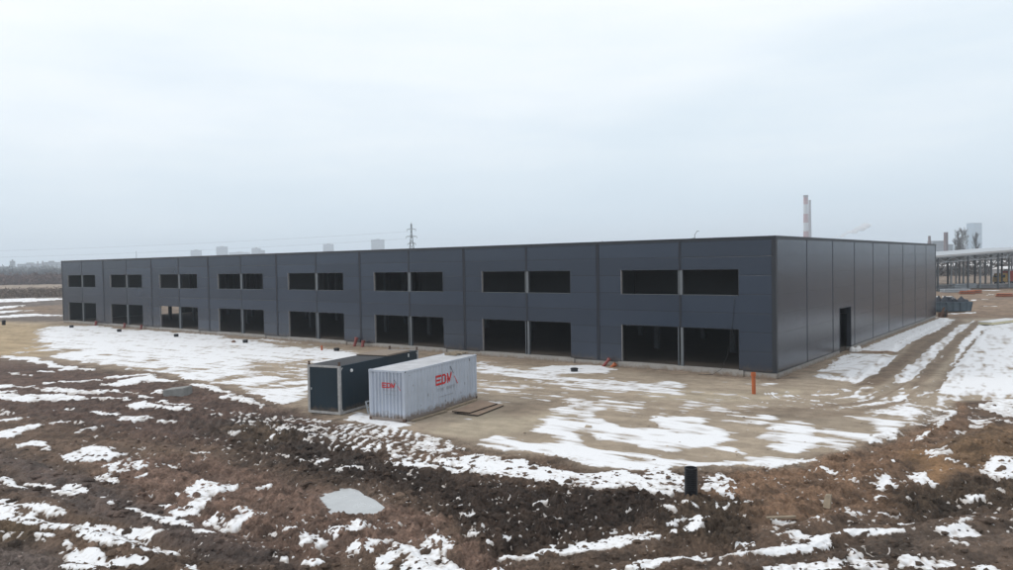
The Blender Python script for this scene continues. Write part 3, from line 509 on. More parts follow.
(0.78,[(-19.8,-3.33),(-15.89,-4.67),(-11.96,-5.55),(-8.68,-6.01),(-5.59,-5.46),(-4.81,-4.11),(-3.8,-4.81),(-2.33,-7.91),(-4.87,-7.96),(-7.9,-8.19),(-11.29,-7.62),(-15.01,-6.91),(-16.48,-7.29)]),
(0.6,[(-14.78,-9.31),(-12.61,-8.93),(-9.83,-10.69),(-10.39,-11.82),(-12.78,-11.69)]),
(0.62,[(-6.18,-12.1),(-4.87,-11.25),(-2.74,-11.29),(-2.48,-12.38),(-3.7,-13.79),(-3.67,-14.94),(-3.44,-16.23),(-4.5,-16.4),(-5.35,-14.41)]),
(0.7,[(2.6,-11.36),(3.08,-10.75),(3.48,-11.33),(3.55,-12.87)]),
(0.05,[(2.13,52.7),(3.04,35.38),(3.4,22.37),(3.93,12.37),(4.18,5.85),(4.31,0.07),(5.38,0.74),(5.17,6.44),(4.87,12.92),(4.3,22.87),(3.71,35.73),(2.68,52.96)]),
(0.12,[(4.17,50.49),(5.27,29.83),(6.18,13.68),(6.55,6.11),(6.79,0.44),(7.18,0.68),(6.89,6.32),(6.45,13.84),(5.51,29.96),(4.39,50.59)]),
(0.35,[(4.75,42.32),(5.55,24.06),(6.11,12.44),(6.54,4.44),(6.65,4.51),(6.22,12.5),(5.65,24.11),(4.83,42.36)]),
(0.3,[(6.08,39.27),(6.91,20.87),(7.51,9.91),(8.16,0.54),(8.25,0.59),(7.59,9.95),(6.98,20.92),(6.16,39.31)]),
(0.1,[(6.4,1.9),(6.08,-4.65),(3.86,-8.22),(1.78,-10.3),(1.83,-10.42),(3.98,-8.61),(6.18,-5.09),(6.44,1.69)]),
(0.12,[(7.41,1.7),(7.27,-3.92),(6.31,-7.52),(4.53,-10.42),(4.57,-10.53),(6.39,-7.86),(7.34,-4.31),(7.44,1.53)]),
(0.62,[(7.11,1.52),(6.67,-4.27),(5.34,-7.12),(5.38,-7.26),(6.77,-4.71),(7.14,1.32)]),
(0.62,[(8.17,1.41),(7.9,-3.8),(6.75,-7.63),(6.78,-7.76),(7.97,-4.25),(8.2,1.21)]),
(0.62,[(6.18,1.74),(5.55,-2.67),(3.87,-5.92),(3.91,-6.05),(5.64,-3.1),(6.22,1.56)]),
(0.06,[(9.54,-2.68),(10.03,-6.37),(10.2,-9.63),(9.95,-12.09),(9.28,-14.41),(9.74,-14.1),(10.28,-11.87),(10.49,-9.44),(10.31,-6.19),(9.85,-2.49)]),
(0.9,[(-11.84,-13.09),(-11.27,-13.1),(-11.16,-13.24),(-11.73,-13.22)]),
(0.85,[(-9.53,-14.8),(-9.14,-14.72),(-9.03,-14.85),(-9.42,-14.94)]),
(0.6,[(-7.4,-18.76),(-6.46,-19.17),(-6.39,-19.25),(-7.32,-18.84)]),
(0.3,[(0.09,4.04),(0.03,16.16),(0.06,23.93),(0.17,23.42),(0.32,15.01),(0.18,3.77)]),
(0.9,[(-12.23,-21.46),(-12.56,-20.56),(-11.8,-20.63),(-9.16,-21.14),(-9.08,-21.7),(-10.44,-21.85),(-12.29,-21.77)]),
]
PUDDLE=[(-3.8,-29.88),(-3.99,-29.26),(-3.74,-28.82),(-3.28,-28.9),(-2.83,-29.09),(-2.3,-29.2),(-1.57,-29.51),(-1.33,-30.01),(-1.71,-30.49),(-2.11,-30.77),(-2.68,-30.52),(-3.32,-30.15)]
RUTS=[(0.5,0.07,[(-20.91,-34.22),(-12.47,-33.88),(-7.47,-33.97),(-2.53,-34.1),(0.56,-33.97)]),(0.5,0.06,[(-14.77,-35.47),(-10.06,-34.85),(-5.12,-34.3),(-0.51,-34.31)]),(0.45,0.06,[(4.17,-30.96),(5.64,-29.17),(6.75,-27.18),(6.94,-25.13)]),(0.5,0.08,[(6.83,-29.41),(8.78,-27.23),(9.88,-25.53),(11.32,-22.62),(13.49,-19.73)]),(0.5,0.05,[(2.59,52.91),(3.03,23.51),(4.92,6.29),(5.26,-2.03)]),(0.5,0.05,[(4.53,49.14),(6.17,18.99),(7.05,3.87),(7.11,-1.92)]),(0.5,0.08,[(13.65,-22.2),(11.99,-24.03),(10.58,-25.65),(9.74,-27.4)]),(0.5,0.08,[(6.51,-25.43),(8.14,-22.17),(9.27,-17.49),(9.38,-12.27)]),(0.45,0.07,[(8.41,-27.5),(9.32,-24.4),(10.55,-21.05),(13.38,-17.95)]),(0.5,0.08,[(-10.42,-37.34),(-6.48,-36.28),(-3.27,-35.52),(-0.18,-35.05)]),(0.45,0.07,[(-16.85,-29.83),(-8.51,-29.67),(-1.75,-31.24),(2.93,-32.48)]),(0.45,0.06,[(-29.71,-29.85),(-22.43,-28.13),(-15.46,-26.16),(-8.7,-25.6),(-3.03,-25.92)]),(0.4,0.06,[(9.48,-13.55),(10.0,-11.25),(10.07,-8.34),(9.97,-5.34)]),(0.4,0.06,[(9.79,-14.06),(10.41,-11.98),(10.54,-9.41)])]

# ------------------------------------------------------------------ terrain
_rng = np.random.RandomState(7); _perm = np.concatenate([_rng.permutation(512)]*3); _ang = _rng.rand(512)*2*np.pi
_gx, _gy = np.cos(_ang), np.sin(_ang)
def pn(x, y, s=0):
    """gradient noise, about -1..1"""
    x = x+s*17.31; y = y-s*9.77
    xi = np.floor(x).astype(np.int64); yi = np.floor(y).astype(np.int64); fx = x-xi; fy = y-yi
    def g(i, j, dx, dy):
        h = _perm[(_perm[(xi+i) & 511]+yi+j) & 511]; return _gx[h]*dx+_gy[h]*dy
    u = fx*fx*fx*(fx*(fx*6-15)+10); v = fy*fy*fy*(fy*(fy*6-15)+10)
    a = g(0,0,fx,fy)*(1-u)+g(1,0,fx-1,fy)*u; b = g(0,1,fx,fy-1)*(1-u)+g(1,1,fx-1,fy-1)*u
    return (a*(1-v)+b*v)*1.5
def sstep(a, b, x):
    t = np.clip((x-a)/(b-a), 0, 1); return t*t*(3-2*t)
def poly_sd(px, py, poly):
    """signed distance, positive inside"""
    d = np.full(px.shape, 1e9); ins = np.zeros(px.shape, bool); n = len(poly)
    for i in range(n):
        ax, ay = poly[i]; bx, by = poly[(i+1) % n]; ex, ey = bx-ax, by-ay
        L = ex*ex+ey*ey+1e-12; t = np.clip(((px-ax)*ex+(py-ay)*ey)/L, 0, 1)
        d = np.minimum(d, (px-ax-t*ex)**2+(py-ay-t*ey)**2)
        if ay != by:
            ins ^= ((ay > py) != (by > py)) & (px < ex*(py-ay)/(by-ay)+ax)
    d = np.sqrt(d); return np.where(ins, d, -d)
def line_d(px, py, pts):
    d = np.full(px.shape, 1e9)
    for (ax, ay), (bx, by) in zip(pts[:-1], pts[1:]):
        ex, ey = bx-ax, by-ay; t = np.clip(((px-ax)*ex+(py-ay)*ey)/(ex*ex+ey*ey+1e-12), 0, 1)
        d = np.minimum(d, np.hypot(px-ax-t*ex, py-ay-t*ey))
    return d
def paint(wx, wy, e, poly, fn, inner=.6):
    P = np.array(poly); m = 2*e.max()+.5
    idx = np.nonzero((wx > P[:,0].min()-m) & (wx < P[:,0].max()+m) & (wy > P[:,1].min()-m) & (wy < P[:,1].max()+m))[0]
    if len(idx) == 0: return
    k = sstep(-e[idx], inner*e[idx], poly_sd(wx[idx], wy[idx], poly)); fn(idx, k)

# soil class: albedo, clod height, wetness
SOILS = dict(
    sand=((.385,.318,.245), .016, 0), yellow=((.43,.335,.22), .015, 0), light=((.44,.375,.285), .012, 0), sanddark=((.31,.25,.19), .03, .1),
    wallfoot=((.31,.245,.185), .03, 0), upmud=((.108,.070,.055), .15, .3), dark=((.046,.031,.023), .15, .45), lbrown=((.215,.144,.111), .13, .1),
    wet=((.105,.076,.064), .075, .55), grey=((.15,.12,.105), .10, .2), ochre=((.15,.108,.07), .10, 0), rbrown=((.22,.140,.092), .11, .15), orange=((.27,.165,.09), .05, 0),
    mound=((.19,.125,.077), .10, .0), clod=((.095,.068,.048), .20, .2), track=((.14,.102,.078), .06, .35), road=((.22,.165,.12), .025, .25),
    farbrown=((.24,.175,.125), .06, 0), fargrey=((.15,.125,.11), .10, 0), fartan=((.30,.235,.18), .05, 0))

def fields(x, y):
    r = np.hypot(x-CAM.x, y-CAM.y); near = np.clip(r/22, 1, 3.5)
    dr = np.clip(r*r/7000.0, .03, 50)                                  # local sampling step
    road = sstep(0, 3, x)*sstep(-9, -4, y); near = near*(1-.75*road)
    wx = x+.22*near*pn(x/1.9, y/1.9, 1)+.10*near*pn(x/.55, y/.55, 2)
    wy = y+.22*near*pn(x/1.9, y/1.9, 3)+.10*near*pn(x/.55, y/.55, 4)
    e = np.clip(.010*r, .12, 3.0)*(1-.7*road)
    col = np.empty((len(x), 3)); col[:] = (.20,.155,.12); rel = np.full(len(x), .05); wet = np.full(len(x), .1)
    nearmud = sstep(75, 40, r); col[:] = np.array((.20,.155,.12))*(1-nearmud[:,None])+np.array((.15,.104,.076))*nearmud[:,None]; rel += .03*nearmud
    for name, poly in SOIL:
        c, rl, w = SOILS[name]; c = np.array(c)
        def fn(i, k):
            col[i] += (c-col[i])*k[:,None]; rel[i] += (rl-rel[i])*k; wet[i] += (w-wet[i])*k
        paint(wx, wy, e*(4.0 if name in ('dark', 'sand', 'upmud') else 2.2), poly, fn, 1.0)
    # streaky tone changes left by wheels and the scraper blade on the sand pad, blotches elsewhere
    st = pn((x+.35*y)/9, (y-.1*x)/.9, 11)*.5+pn((x+.35*y)/3.5, (y-.1*x)/.35, 12)*.35
    bl = pn(x/3.1, y/3.1, 13)*.5+pn(x/.9, y/.9, 14)*.4
    pad = sstep(.04, .02, rel)
    col *= (1+.30*(st*pad+1.9*bl*(1-.5*pad)))[:,None]
    lump = sstep(.02, .06, rel)*np.clip(.45/(2*dr), 0, 1)
    col *= (1-.34*lump*sstep(.12, .30, pn(x/.62, y/.62, 15)+.35*pn(x/.2, y/.2, 16))+.12*lump*sstep(.15, .32, pn(x/.55, y/.45, 17)+.5*pn(x/.17, y/.17, 18)))[:,None]
    mean = col.mean(1, keepdims=True); col = mean+1.04*(col-mean)
    # macro relief
    h0 = np.zeros(len(x))
    mud = sstep(.035, .07, rel)*sstep(160, 90, r)
    h0 += mud*.10*pn(x/5.5, y/5.5, 21)+mud*.05*pn(x/2.2, y/2.2, 22)
    mx, my = (x-11.75), (y+13.6); a = .12
    u = mx*math.cos(a)+my*math.sin(a); v = -mx*math.sin(a)+my*math.cos(a)
    h0 += .62*np.exp(-(u/2.0)**2-(v/2.6)**2)*(1+.25*pn(x/1.3, y/1.3, 23))
    h0 += .25*np.exp(-((x-9.0)/1.4)**2-((y+17.6)/2.2)**2)
    h0 += .14*np.exp(-((x+11.5)/1.6)**2-((y+25.4)/1.0)**2)*(1+.5*pn(x/.6, y/.6, 24))
    h0 += .07*np.exp(-((x+8.6)/1.5)**2-((y+22.1)/.6)**2)*(1+.5*pn(x/.6, y/.6, 24))
    h0 += sstep(110, 400, r)*0.0
    rut = np.zeros(len(x)); press = np.zeros(len(x))
    for w, dep, pts in RUTS:
        d = line_d(wx, wy, pts)
        for off in (-.85, .85): rut -= dep*np.exp(-((np.abs(d)-abs(off))/(.33*w/.5))**2)*.5
        rut += .45*dep*np.exp(-((d-1.35)/.16)**2)+.35*dep*np.exp(-((d-.38)/.14)**2)
        pth = np.exp(-((d-.85)/.36)**4); press = np.maximum(press, pth*dep/.08)
        rut += .16*dep*np.sin(d*2*np.pi/.19+1.5*pn(x/2, y/2, 25))*pth*np.clip(.19/(2*dr), 0, 1)
    press = np.clip(press, 0, 1)*(.6+.4*pn(x/1.5, y/1.5, 26)); h0 += 1.1*rut; rel = rel*(1-.45*press); wet = wet+.3*press; col = col*(1-.30*press[:,None])
    # puddle hollow
    psd = poly_sd(wx, wy, PUDDLE); pud = sstep(-.35, .12, psd)
    h0 = h0*(1-pud)-.14*pud; rel = rel*(1-.9*pud); wet = np.maximum(wet, sstep(-.8, 0, psd)*.8)
    # flatten where things stand
    for fx, fy, fr in ((-9.9,-17.6,4.6), (-14.2,-18,4.6), (-8.8,-16.7,2.2)):
        k = sstep(fr+1.2, fr-.6, np.hypot((x-fx), (y-fy)*.85)); h0 *= 1-k; rel *= 1-.45*k
    h = h0.copy()
    for lam, amp, s in ((1.1,.45,31), (.52,.72,32), (.26,.80,33), (.13,.65,34)):
        n = pn(x/lam, y/lam, s)
        n = (.55-1.9*np.abs(n))*.75+.4*pn(x/lam*1.3, y/lam*1.3, s+9)       # rounded clods with creases
        h += rel*amp*n*np.clip(lam/(2.0*dr), 0, 1)
    h += rel*.5*np.maximum(0, pn(x/.33, y/.33, 41)-.25)*2.0*np.clip(.33/(2*dr), 0, 1)*(rel > .06)
    # track-laying machine's tread marks in the churned strip
    td = np.sin((x*.62+y*.78)*2*np.pi/.42+2.2*pn(x/2, y/2, 42)); h += .035*td*sstep(.08, .11, rel)*np.clip(.42/(3*dr), 0, 1)*(pn(x/3, y/3, 43) > -.1)
    far = sstep(300, 900, r); col[:] = col*(1-far[:,None])+np.array((.16,.14,.125))*far[:,None]
    # snow
    c = np.full(len(x), .17)+.0*r
    c += (.30-c)*sstep(170, 230, r)*(x > -40)
    for dens, poly in SNOW:
        def fn(i, k): c[i] += (dens-c[i])*k
        paint(wx, wy, e*(.8+1.0*pad*(1-.9*road)), poly, fn, .35)
    n1 = .45*pn(x/1.7, y/1.7, 51)+.5*pn(x/.62, y/.62, 52)+.6*pn(x/.24, y/.24, 53)*np.clip(.24/dr, 0, 1)+.55*pn(x/.12, y/.12, 55)*np.clip(.12/dr, 0, 1)
    n1 += .6*np.sin((x*.9+y*.44)*2*np.pi/.40+4.5*pn(x/1.6, y/1.6, 56))*np.exp(-((c-.5)/.06)**2)*sstep(-.35, .3, pn(x/2.3, y/2.3, 54))
    nlo = .3*pn(x/.9, y/.9, 57)+.7*pn(x/.21, y/.19, 58)*np.clip(.21/dr, .35, 1)+.65*pn(x/.10, y/.09, 59)*np.clip(.10/dr, 0, 1)
    kl = sstep(.42, .28, c); n1 = n1*(1-kl)+nlo*kl
    xs, ys = (x+.22*y)*(1-road)+(y-.1*x)*road, (y-.06*x)*(1-road)+(x+.12*y)*road
    n2 = .6*pn(xs/6.5, ys/.9, 61)+.7*pn(xs/2.6, ys/.38, 62)*np.clip(.6/dr, .3, 1)+.45*pn(x/.9, y/.9, 63)+.5*pn(xs/.8, ys/.2, 65)*np.clip(.3/dr, 0, 1)
    n = n1*(1-pad)+n2*pad
    v = c-.5+(.56+.04*pad-.10*road)*n
    v = np.where(pud > .3, -.5+.12*(pn(x/.5, y/.5, 64) > .62), v)
    inside = (x < .3) & (x > -96.3) & (y > -.25) & (y < 53.4)
    v = np.where(inside, -.5, v)
    cl = .28+.38*kl
    snow = h0+cl*(h-h0)+rel*(1-.8*kl)*(.36*sstep(-.04, .16, v)-.10)+np.clip(v, -.5, .3)*.05+np.where(v < 0, v*rel*2.2, 0)+.006*pn(x/.5, y/.5, 71)
    return h, col, wet, snow, v, np.clip(rel/.09, .16, 1.0)

FINE_A0, FINE_A1 = math.radians(-80), math.radians(5)
ang = np.concatenate([np.arange(FINE_A0, FINE_A1, math.radians(.065)), np.arange(FINE_A1, FINE_A0+2*math.pi-.01, math.radians(4))])
nfa = len(np.arange(FINE_A0, FINE_A1, math.radians(.065)))
rad = np.concatenate([[.3, 3, 6, 9, 11], 6.99*767/np.arange(430, 11.5, -.58), np.geomspace(480, 3450, 22)])
def polar(angs, rads):
    A, R_ = np.meshgrid(angs, rads, indexing='ij'); return (CAM.x+np.sin(A)*R_).ravel(), (CAM.y+np.cos(A)*R_).ravel()
def grid_faces(na, nr, wrap):
    i = np.arange(na if wrap else na-1)[:,None]; j = np.arange(nr-1)[None,:]; i2 = (i+1) % na
    return np.stack([(i*nr+j), (i*nr+j+1), (i2*nr+j+1), (i2*nr+j)], -1).reshape(-1, 4)
def np_mesh(name, V, F, attrs, m):
    me = bpy.data.meshes.new(name)
    me.vertices.add(len(V)); me.vertices.foreach_set('co', V.astype(np.float32).ravel())
    me.loops.add(F.size); me.loops.foreach_set('vertex_index', F.astype(np.int32).ravel())
    me.polygons.add(len(F)); me.polygons.foreach_set('loop_start', np.arange(0, F.size, F.shape[1], dtype=np.int32)); me.polygons.foreach_set('loop_total', np.full(len(F), F.shape[1], np.int32))
    me.polygons.foreach_set('use_smooth', np.ones(len(F), bool))
    for an, (ty, data) in attrs.items():
        at = me.attributes.new(an, ty, 'POINT'); at.data.foreach_set('color' if ty == 'FLOAT_COLOR' else 'value', data.astype(np.float32).ravel())
    me.materials.append(m); me.update(calc_edges=True); me.validate()
    o = bpy.data.objects.new(name, me); COL.objects.link(o); return o

gx, gy = polar(ang, rad)
gh, gcol, gwet, gsnow, gv, gcl = fields(gx, gy)

def ground_mat():
    m = bpy.data.materials.new('soil'); m.use_nodes = True; n, l = m.node_tree.nodes, m.node_tree.links; b = n['Principled BSDF']
    at = n.new('ShaderNodeAttribute'); at.attribute_name = 'soil'; aw = n.new('ShaderNodeAttribute'); aw.attribute_name = 'wet'
    tc = n.new('ShaderNodeTexCoord')
    t1 = n.new('ShaderNodeTexNoise'); t1.inputs['Scale'].default_value = 1.6; t1.inputs['Detail'].default_value = 9; t1.inputs['Roughness'].default_value = .72; l.new(tc.outputs['Object'], t1.inputs['Vector'])
    r1 = n.new('ShaderNodeMapRange'); r1.inputs['From Min'].default_value = .28; r1.inputs['From Max'].default_value = .72; r1.inputs['To Min'].default_value = .55; r1.inputs['To Max'].default_value = 1.45; l.new(t1.outputs[0], r1.inputs['Value'])
    s1 = n.new('ShaderNodeVectorMath'); s1.operation = 'SCALE'; l.new(at.outputs['Color'], s1.inputs[0]); al0 = n.new('ShaderNodeAttribute'); al0.attribute_name = 'lumpy'
    p1 = n.new('ShaderNodeMath'); p1.operation = 'SUBTRACT'; p1.inputs[1].default_value = 1; l.new(r1.outputs[0], p1.inputs[0])
    p3 = n.new('ShaderNodeMath'); p3.operation = 'MULTIPLY_ADD'; p3.inputs[1].default_value = .6; p3.inputs[2].default_value = .4; l.new(al0.outputs['Fac'], p3.inputs[0])
    p2 = n.new('ShaderNodeMath'); p2.operation = 'MULTIPLY_ADD'; p2.inputs[2].default_value = 1; l.new(p1.outputs[0], p2.inputs[0]); l.new(p3.outputs[0], p2.inputs[1])
    l.new(p2.outputs[0], s1.inputs['Scale'])
    t3 = n.new('ShaderNodeTexNoise'); t3.inputs['Scale'].default_value = 13; t3.inputs['Detail'].default_value = 4; t3.inputs['Roughness'].default_value = .65; l.new(tc.outputs['Object'], t3.inputs['Vector'])
    r3 = n.new('ShaderNodeMapRange'); r3.inputs['From Min'].default_value = .3; r3.inputs['From Max'].default_value = .7; r3.inputs['To Min'].default_value = .6; r3.inputs['To Max'].default_value = 1.4; l.new(t3.outputs[0], r3.inputs['Value'])
    s2 = n.new('ShaderNodeVectorMath'); s2.operation = 'SCALE'; l.new(s1.outputs[0], s2.inputs[0]); al = n.new('ShaderNodeAttribute'); al.attribute_name = 'lumpy'
    q1 = n.new('ShaderNodeMath'); q1.operation = 'SUBTRACT'; q1.inputs[1].default_value = 1; l.new(r3.outputs[0], q1.inputs[0])
    q2 = n.new('ShaderNodeMath'); q2.operation = 'MULTIPLY_ADD'; q2.inputs[2].default_value = 1; l.new(q1.outputs[0], q2.inputs[0]); l.new(al.outputs['Fac'], q2.inputs[1])
    l.new(q2.outputs[0], s2.inputs['Scale']); l.new(s2.outputs[0], b.inputs['Base Color'])
    rr = n.new('ShaderNodeMapRange'); rr.inputs['To Min'].default_value = .95; rr.inputs['To Max'].default_value = .42; l.new(aw.outputs['Fac'], rr.inputs['Value']); l.new(rr.outputs[0], b.inputs['Roughness'])
    b.inputs['Specular IOR Level'].default_value = .3
    t2 = n.new('ShaderNodeTexNoise'); t2.inputs['Scale'].default_value = 11; t2.inputs['Detail'].default_value = 7; t2.inputs['Roughness'].default_value = .7; l.new(tc.outputs['Object'], t2.inputs['Vector'])
    bp = n.new('ShaderNodeBump'); bp.inputs['Distance'].default_value = .10; bp.inputs['Strength'].default_value = 1.0; l.new(t2.outputs[0], bp.inputs['Height']); l.new(bp.outputs[0], b.inputs['Normal'])
    return m
def snow_mat():
    m = bpy.data.materials.new('snow'); m.use_nodes = True; n, l = m.node_tree.nodes, m.node_tree.links; b = n['Principled BSDF']
    at = n.new('ShaderNodeAttribute'); at.attribute_name = 'depth'; tc = n.new('ShaderNodeTexCoord')
    t1 = n.new('ShaderNodeTexNoise'); t1.inputs['Scale'].default_value = 1.3; t1.inputs['Detail'].default_value = 8; t1.inputs['Roughness'].default_value = .7; l.new(tc.outputs['Object'], t1.inputs['Vector'])
    ad = n.new('ShaderNodeMath'); ad.operation = 'MULTIPLY_ADD'; ad.inputs[1].default_value = .35; l.new(t1.outputs[0], ad.inputs[0]); l.new(at.outputs['Fac'], ad.inputs[2])
    mr = n.new('ShaderNodeMapRange'); mr.inputs['From Min'].default_value = .13; mr.inputs['From Max'].default_value = .56; l.new(ad.outputs[0], mr.inputs['Value'])
    mx = n.new('ShaderNodeMix'); mx.data_type = 'RGBA'; l.new(mr.outputs[0], mx.inputs['Factor'])
    mx.inputs[6].default_value = (.40, .355, .315, 1); mx.inputs[7].default_value = (.80, .812, .83, 1); l.new(mx.outputs[2], b.inputs['Base Color'])
    t4 = n.new('ShaderNodeTexNoise'); t4.inputs['Scale'].default_value = 6.5; t4.inputs['Detail'].default_value = 5; t4.inputs['Roughness'].default_value = .75; l.new(tc.outputs['Object'], t4.inputs['Vector'])
    r4 = n.new('ShaderNodeMapRange'); r4.inputs['From Min'].default_value = .64; r4.inputs['From Max'].default_value = .72; r4.inputs['To Max'].default_value = .75; l.new(t4.outputs[0], r4.inputs['Value'])
    m4 = n.new('ShaderNodeMix'); m4.data_type = 'RGBA'; l.new(r4.outputs[0], m4.inputs['Factor']); l.new(mx.outputs[2], m4.inputs[6]); m4.inputs[7].default_value = (.20, .15, .115, 1); l.new(m4.outputs[2], b.inputs['Base Color'])
    b.inputs['Roughness'].default_value = .75; b.inputs['Specular IOR Level'].default_value = .25
    t2 = n.new('ShaderNodeTexNoise'); t2.inputs['Scale'].default_value = 7; t2.inputs['Detail'].default_value = 6; l.new(tc.outputs['Object'], t2.inputs['Vector'])
    bp = n.new('ShaderNodeBump'); bp.inputs['Distance'].default_value = .035; bp.inputs['Strength'].default_value = .6; l.new(t2.outputs[0], bp.inputs['Height']); l.new(bp.outputs[0], b.inputs['Normal'])
    return m
MT['soil'] = ground_mat(); MT['snow'] = snow_mat()

na, nr = len(ang), len(rad)
ground = np_mesh('ground', np.stack([gx, gy, gh], 1), grid_faces(na, nr, True),
                 {'soil': ('FLOAT_COLOR', np.concatenate([np.clip(gcol, .01, .8), np.ones((len(gx), 1))], 1)), 'wet': ('FLOAT', gwet), 'lumpy': ('FLOAT', gcl)}, MT['soil'])
tag(ground, kind='structure')
# the snow lies on the same grid; faces that would be wholly under the soil are left out
F = grid_faces(na, nr, True)
ok = (gsnow > gh-.03) & (gv > -.12) & (np.hypot(gx-CAM.x, gy-CAM.y) < 480)
keepf = ok[F].any(1) & (np.abs(gx[F]).max(1) < 800); F = F[keepf]
used = np.unique(F); remap = np.full(len(gx), -1); remap[used] = np.arange(len(used))
snow = np_mesh('snow', np.stack([gx, gy, np.where(ok, gsnow, np.minimum(gsnow, gh-.04))], 1)[used], remap[F], {'depth': ('FLOAT', np.clip(gv, -.2, .5)[used])}, MT['snow'])
tag(snow, kind='stuff', label='patchy thin snow lying in the hollows of the mud and on the sand')

def ground_z(x, y):
    h = fields(np.array([float(x)]), np.array([float(y)])); return float(h[0][0])

# loose clods thrown up by the machines
rnd = random.Random(3)
def clods(n):
    t = (1+5**.5)/2
    iv = [Vector(p).normalized() for p in ((-1,t,0),(1,t,0),(-1,-t,0),(1,-t,0),(0,-1,t),(0,1,t),(0,-1,-t),(0,1,-t),(t,0,-1),(t,0,1),(-t,0,-1),(-t,0,1))]
    iff = [(0,11,5),(0,5,1),(0,1,7),(0,7,10),(0,10,11),(1,5,9),(5,11,4),(11,10,2),(10,7,6),(7,1,8),(3,9,4),(3,4,2),(3,2,6),(3,6,8),(3,8,9),(4,9,5),(2,4,11),(6,2,10),(8,6,7),(9,8,1)]
    a = np.array([rnd.uniform(FINE_A0, FINE_A1) for _ in range(n*5)]); r = np.array([rnd.uniform(13, 36) for _ in range(n*5)])
    x = CAM.x+np.sin(a)*r; y = CAM.y+np.cos(a)*r; h, c, w, s, v, _ = fields(x, y)
    dark = c.sum(1)
    V, Fc, CC = [], [], []; k = 0
    for i in range(len(x)):
        if k >= n: break
        p = 1.0 if dark[i] < .20 else .45 if dark[i] < .42 else .03
        if (x[i] < -5 and y[i] > -23.5 and x[i] > -19) or rnd.random() > p: continue
        sz = .016+.075*rnd.random()**3.5 if rnd.random() > .03 else rnd.uniform(.09, .19)
        b = len(V); q = Matrix.Rotation(rnd.uniform(0, 6.3), 3, Vector((rnd.random(), rnd.random(), rnd.random()+.1)).normalized())
        for d in iv:
            d = q @ d; V.append((x[i]+d.x*sz*rnd.uniform(.55, 1.5), y[i]+d.y*sz*rnd.uniform(.55, 1.5), h[i]+sz*.12+d.z*sz*.6*rnd.uniform(.6, 1.3)))
        Fc += [tuple(j+b for j in f) for f in iff]; f = rnd.uniform(.7, 1.3) if rnd.random() > .02 else 1.8
        CC += [tuple(c[i]*f)+(1,)]*12; k += 1
    o = np_mesh('mud_clods', np.array(V), np.array(Fc), {'soil': ('FLOAT_COLOR', np.array(CC)), 'wet': ('FLOAT', np.full(len(V), .15)), 'lumpy': ('FLOAT', np.full(len(V), .8))}, MT['soil'])
    o.data.polygons.foreach_set('use_smooth', np.zeros(len(o.data.polygons), bool))
    tag(o, kind='stuff', label='loose clods of mud scattered over the churned ground')
clods(9000)

# frozen puddle
pm = MB(); pts = PUDDLE; cx = sum(p[0] for p in pts)/len(pts); cy = sum(p[1] for p in pts)/len(pts)
def pclip(s): return [(cx+(p[0]-cx)*s, cy+(p[1]-cy)*s) for p in pts]
pm.add([(x, y, -.055) for x, y in pclip(1.12)]+[(x, y, -.075) for x, y in pclip(1.12)], [tuple(range(len(pts)-1, -1, -1)), tuple(range(len(pts), 2*len(pts)))] + [(i, (i+1) % len(pts), len(pts)+(i+1) % len(pts), len(pts)+i) for i in range(len(pts))])
pm.f[0] = tuple(reversed(pm.f[0])); pm.f[1] = tuple(reversed(pm.f[1]))
tag(pm.build('frozen_puddle', MT['ice']), 'grey frozen puddle in the brown mud below the dark churned strip', 'puddle')

# ------------------------------------------------------------------ warehouse
XL, YB, ZT = -96.0, 53.15, 8.295          # far left end, back, cladding top; cladding starts at .35
TH = .14
wh = tag(empty('warehouse', (0, 0, 0)), 'long dark grey warehouse shell with empty window and gate openings and no glazing', 'building')
MODS = [(-12*k-10.22, -12*k-2.21) for k in range(8)]
GZ, WZ = (.35, 2.82), (4.82, 6.42)
def xwall():
    m = MB()
    for z0, z1 in ((2.82, 4.82), (6.42, ZT)): m.box(XL, 0, 0, TH, z0, z1)
    xs = [XL]+[v for p in reversed(MODS) for v in p]+[0]
    for i in range(0, len(xs), 2):
        for z0, z1 in (GZ, WZ): m.box(xs[i], xs[i+1], 0, TH, z0, z1)
    return m
xwall().build('wall', MT['clad'], wh)
m = MB().box(XL, 0, YB-TH, YB, .35, ZT); m.build('wall', MT['clad'], wh)
DY = (13.5, 16.62); DZ = 3.36
def ywall(x0):
    m = MB(); m.box(x0, x0+TH, TH, DY[0], .35, ZT); m.box(x0, x0+TH, DY[1], YB-TH, .35, ZT); m.box(x0, x0+TH, DY[0], DY[1], DZ, ZT); return m
ywall(-TH).build('wall', MT['clad'], wh); ywall(XL).build('wall', MT['clad'], wh)
# inner faces
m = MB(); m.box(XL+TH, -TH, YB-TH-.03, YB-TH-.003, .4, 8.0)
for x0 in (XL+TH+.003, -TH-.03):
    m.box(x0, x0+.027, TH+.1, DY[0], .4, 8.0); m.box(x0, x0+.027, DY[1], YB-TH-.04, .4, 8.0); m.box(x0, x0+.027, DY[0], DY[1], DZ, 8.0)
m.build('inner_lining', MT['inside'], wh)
# plinth
m = MB(); m.box(XL+.03, -.03, .02, .34, -.5, .347); m.box(XL+.03, -.03, YB-.34, YB-.02, -.5, .347)
for x0 in (XL+.02, -.34): m.box(x0, x0+.32, .345, DY[0], -.5, .347); m.box(x0, x0+.32, DY[1], YB-.345, -.5, .347)
m.build('plinth', MT['plinth'], wh)
MB().box(XL+.35, -.35, .345, YB-.345, -.3, .30).build('floor_slab', MT['slab'], wh)
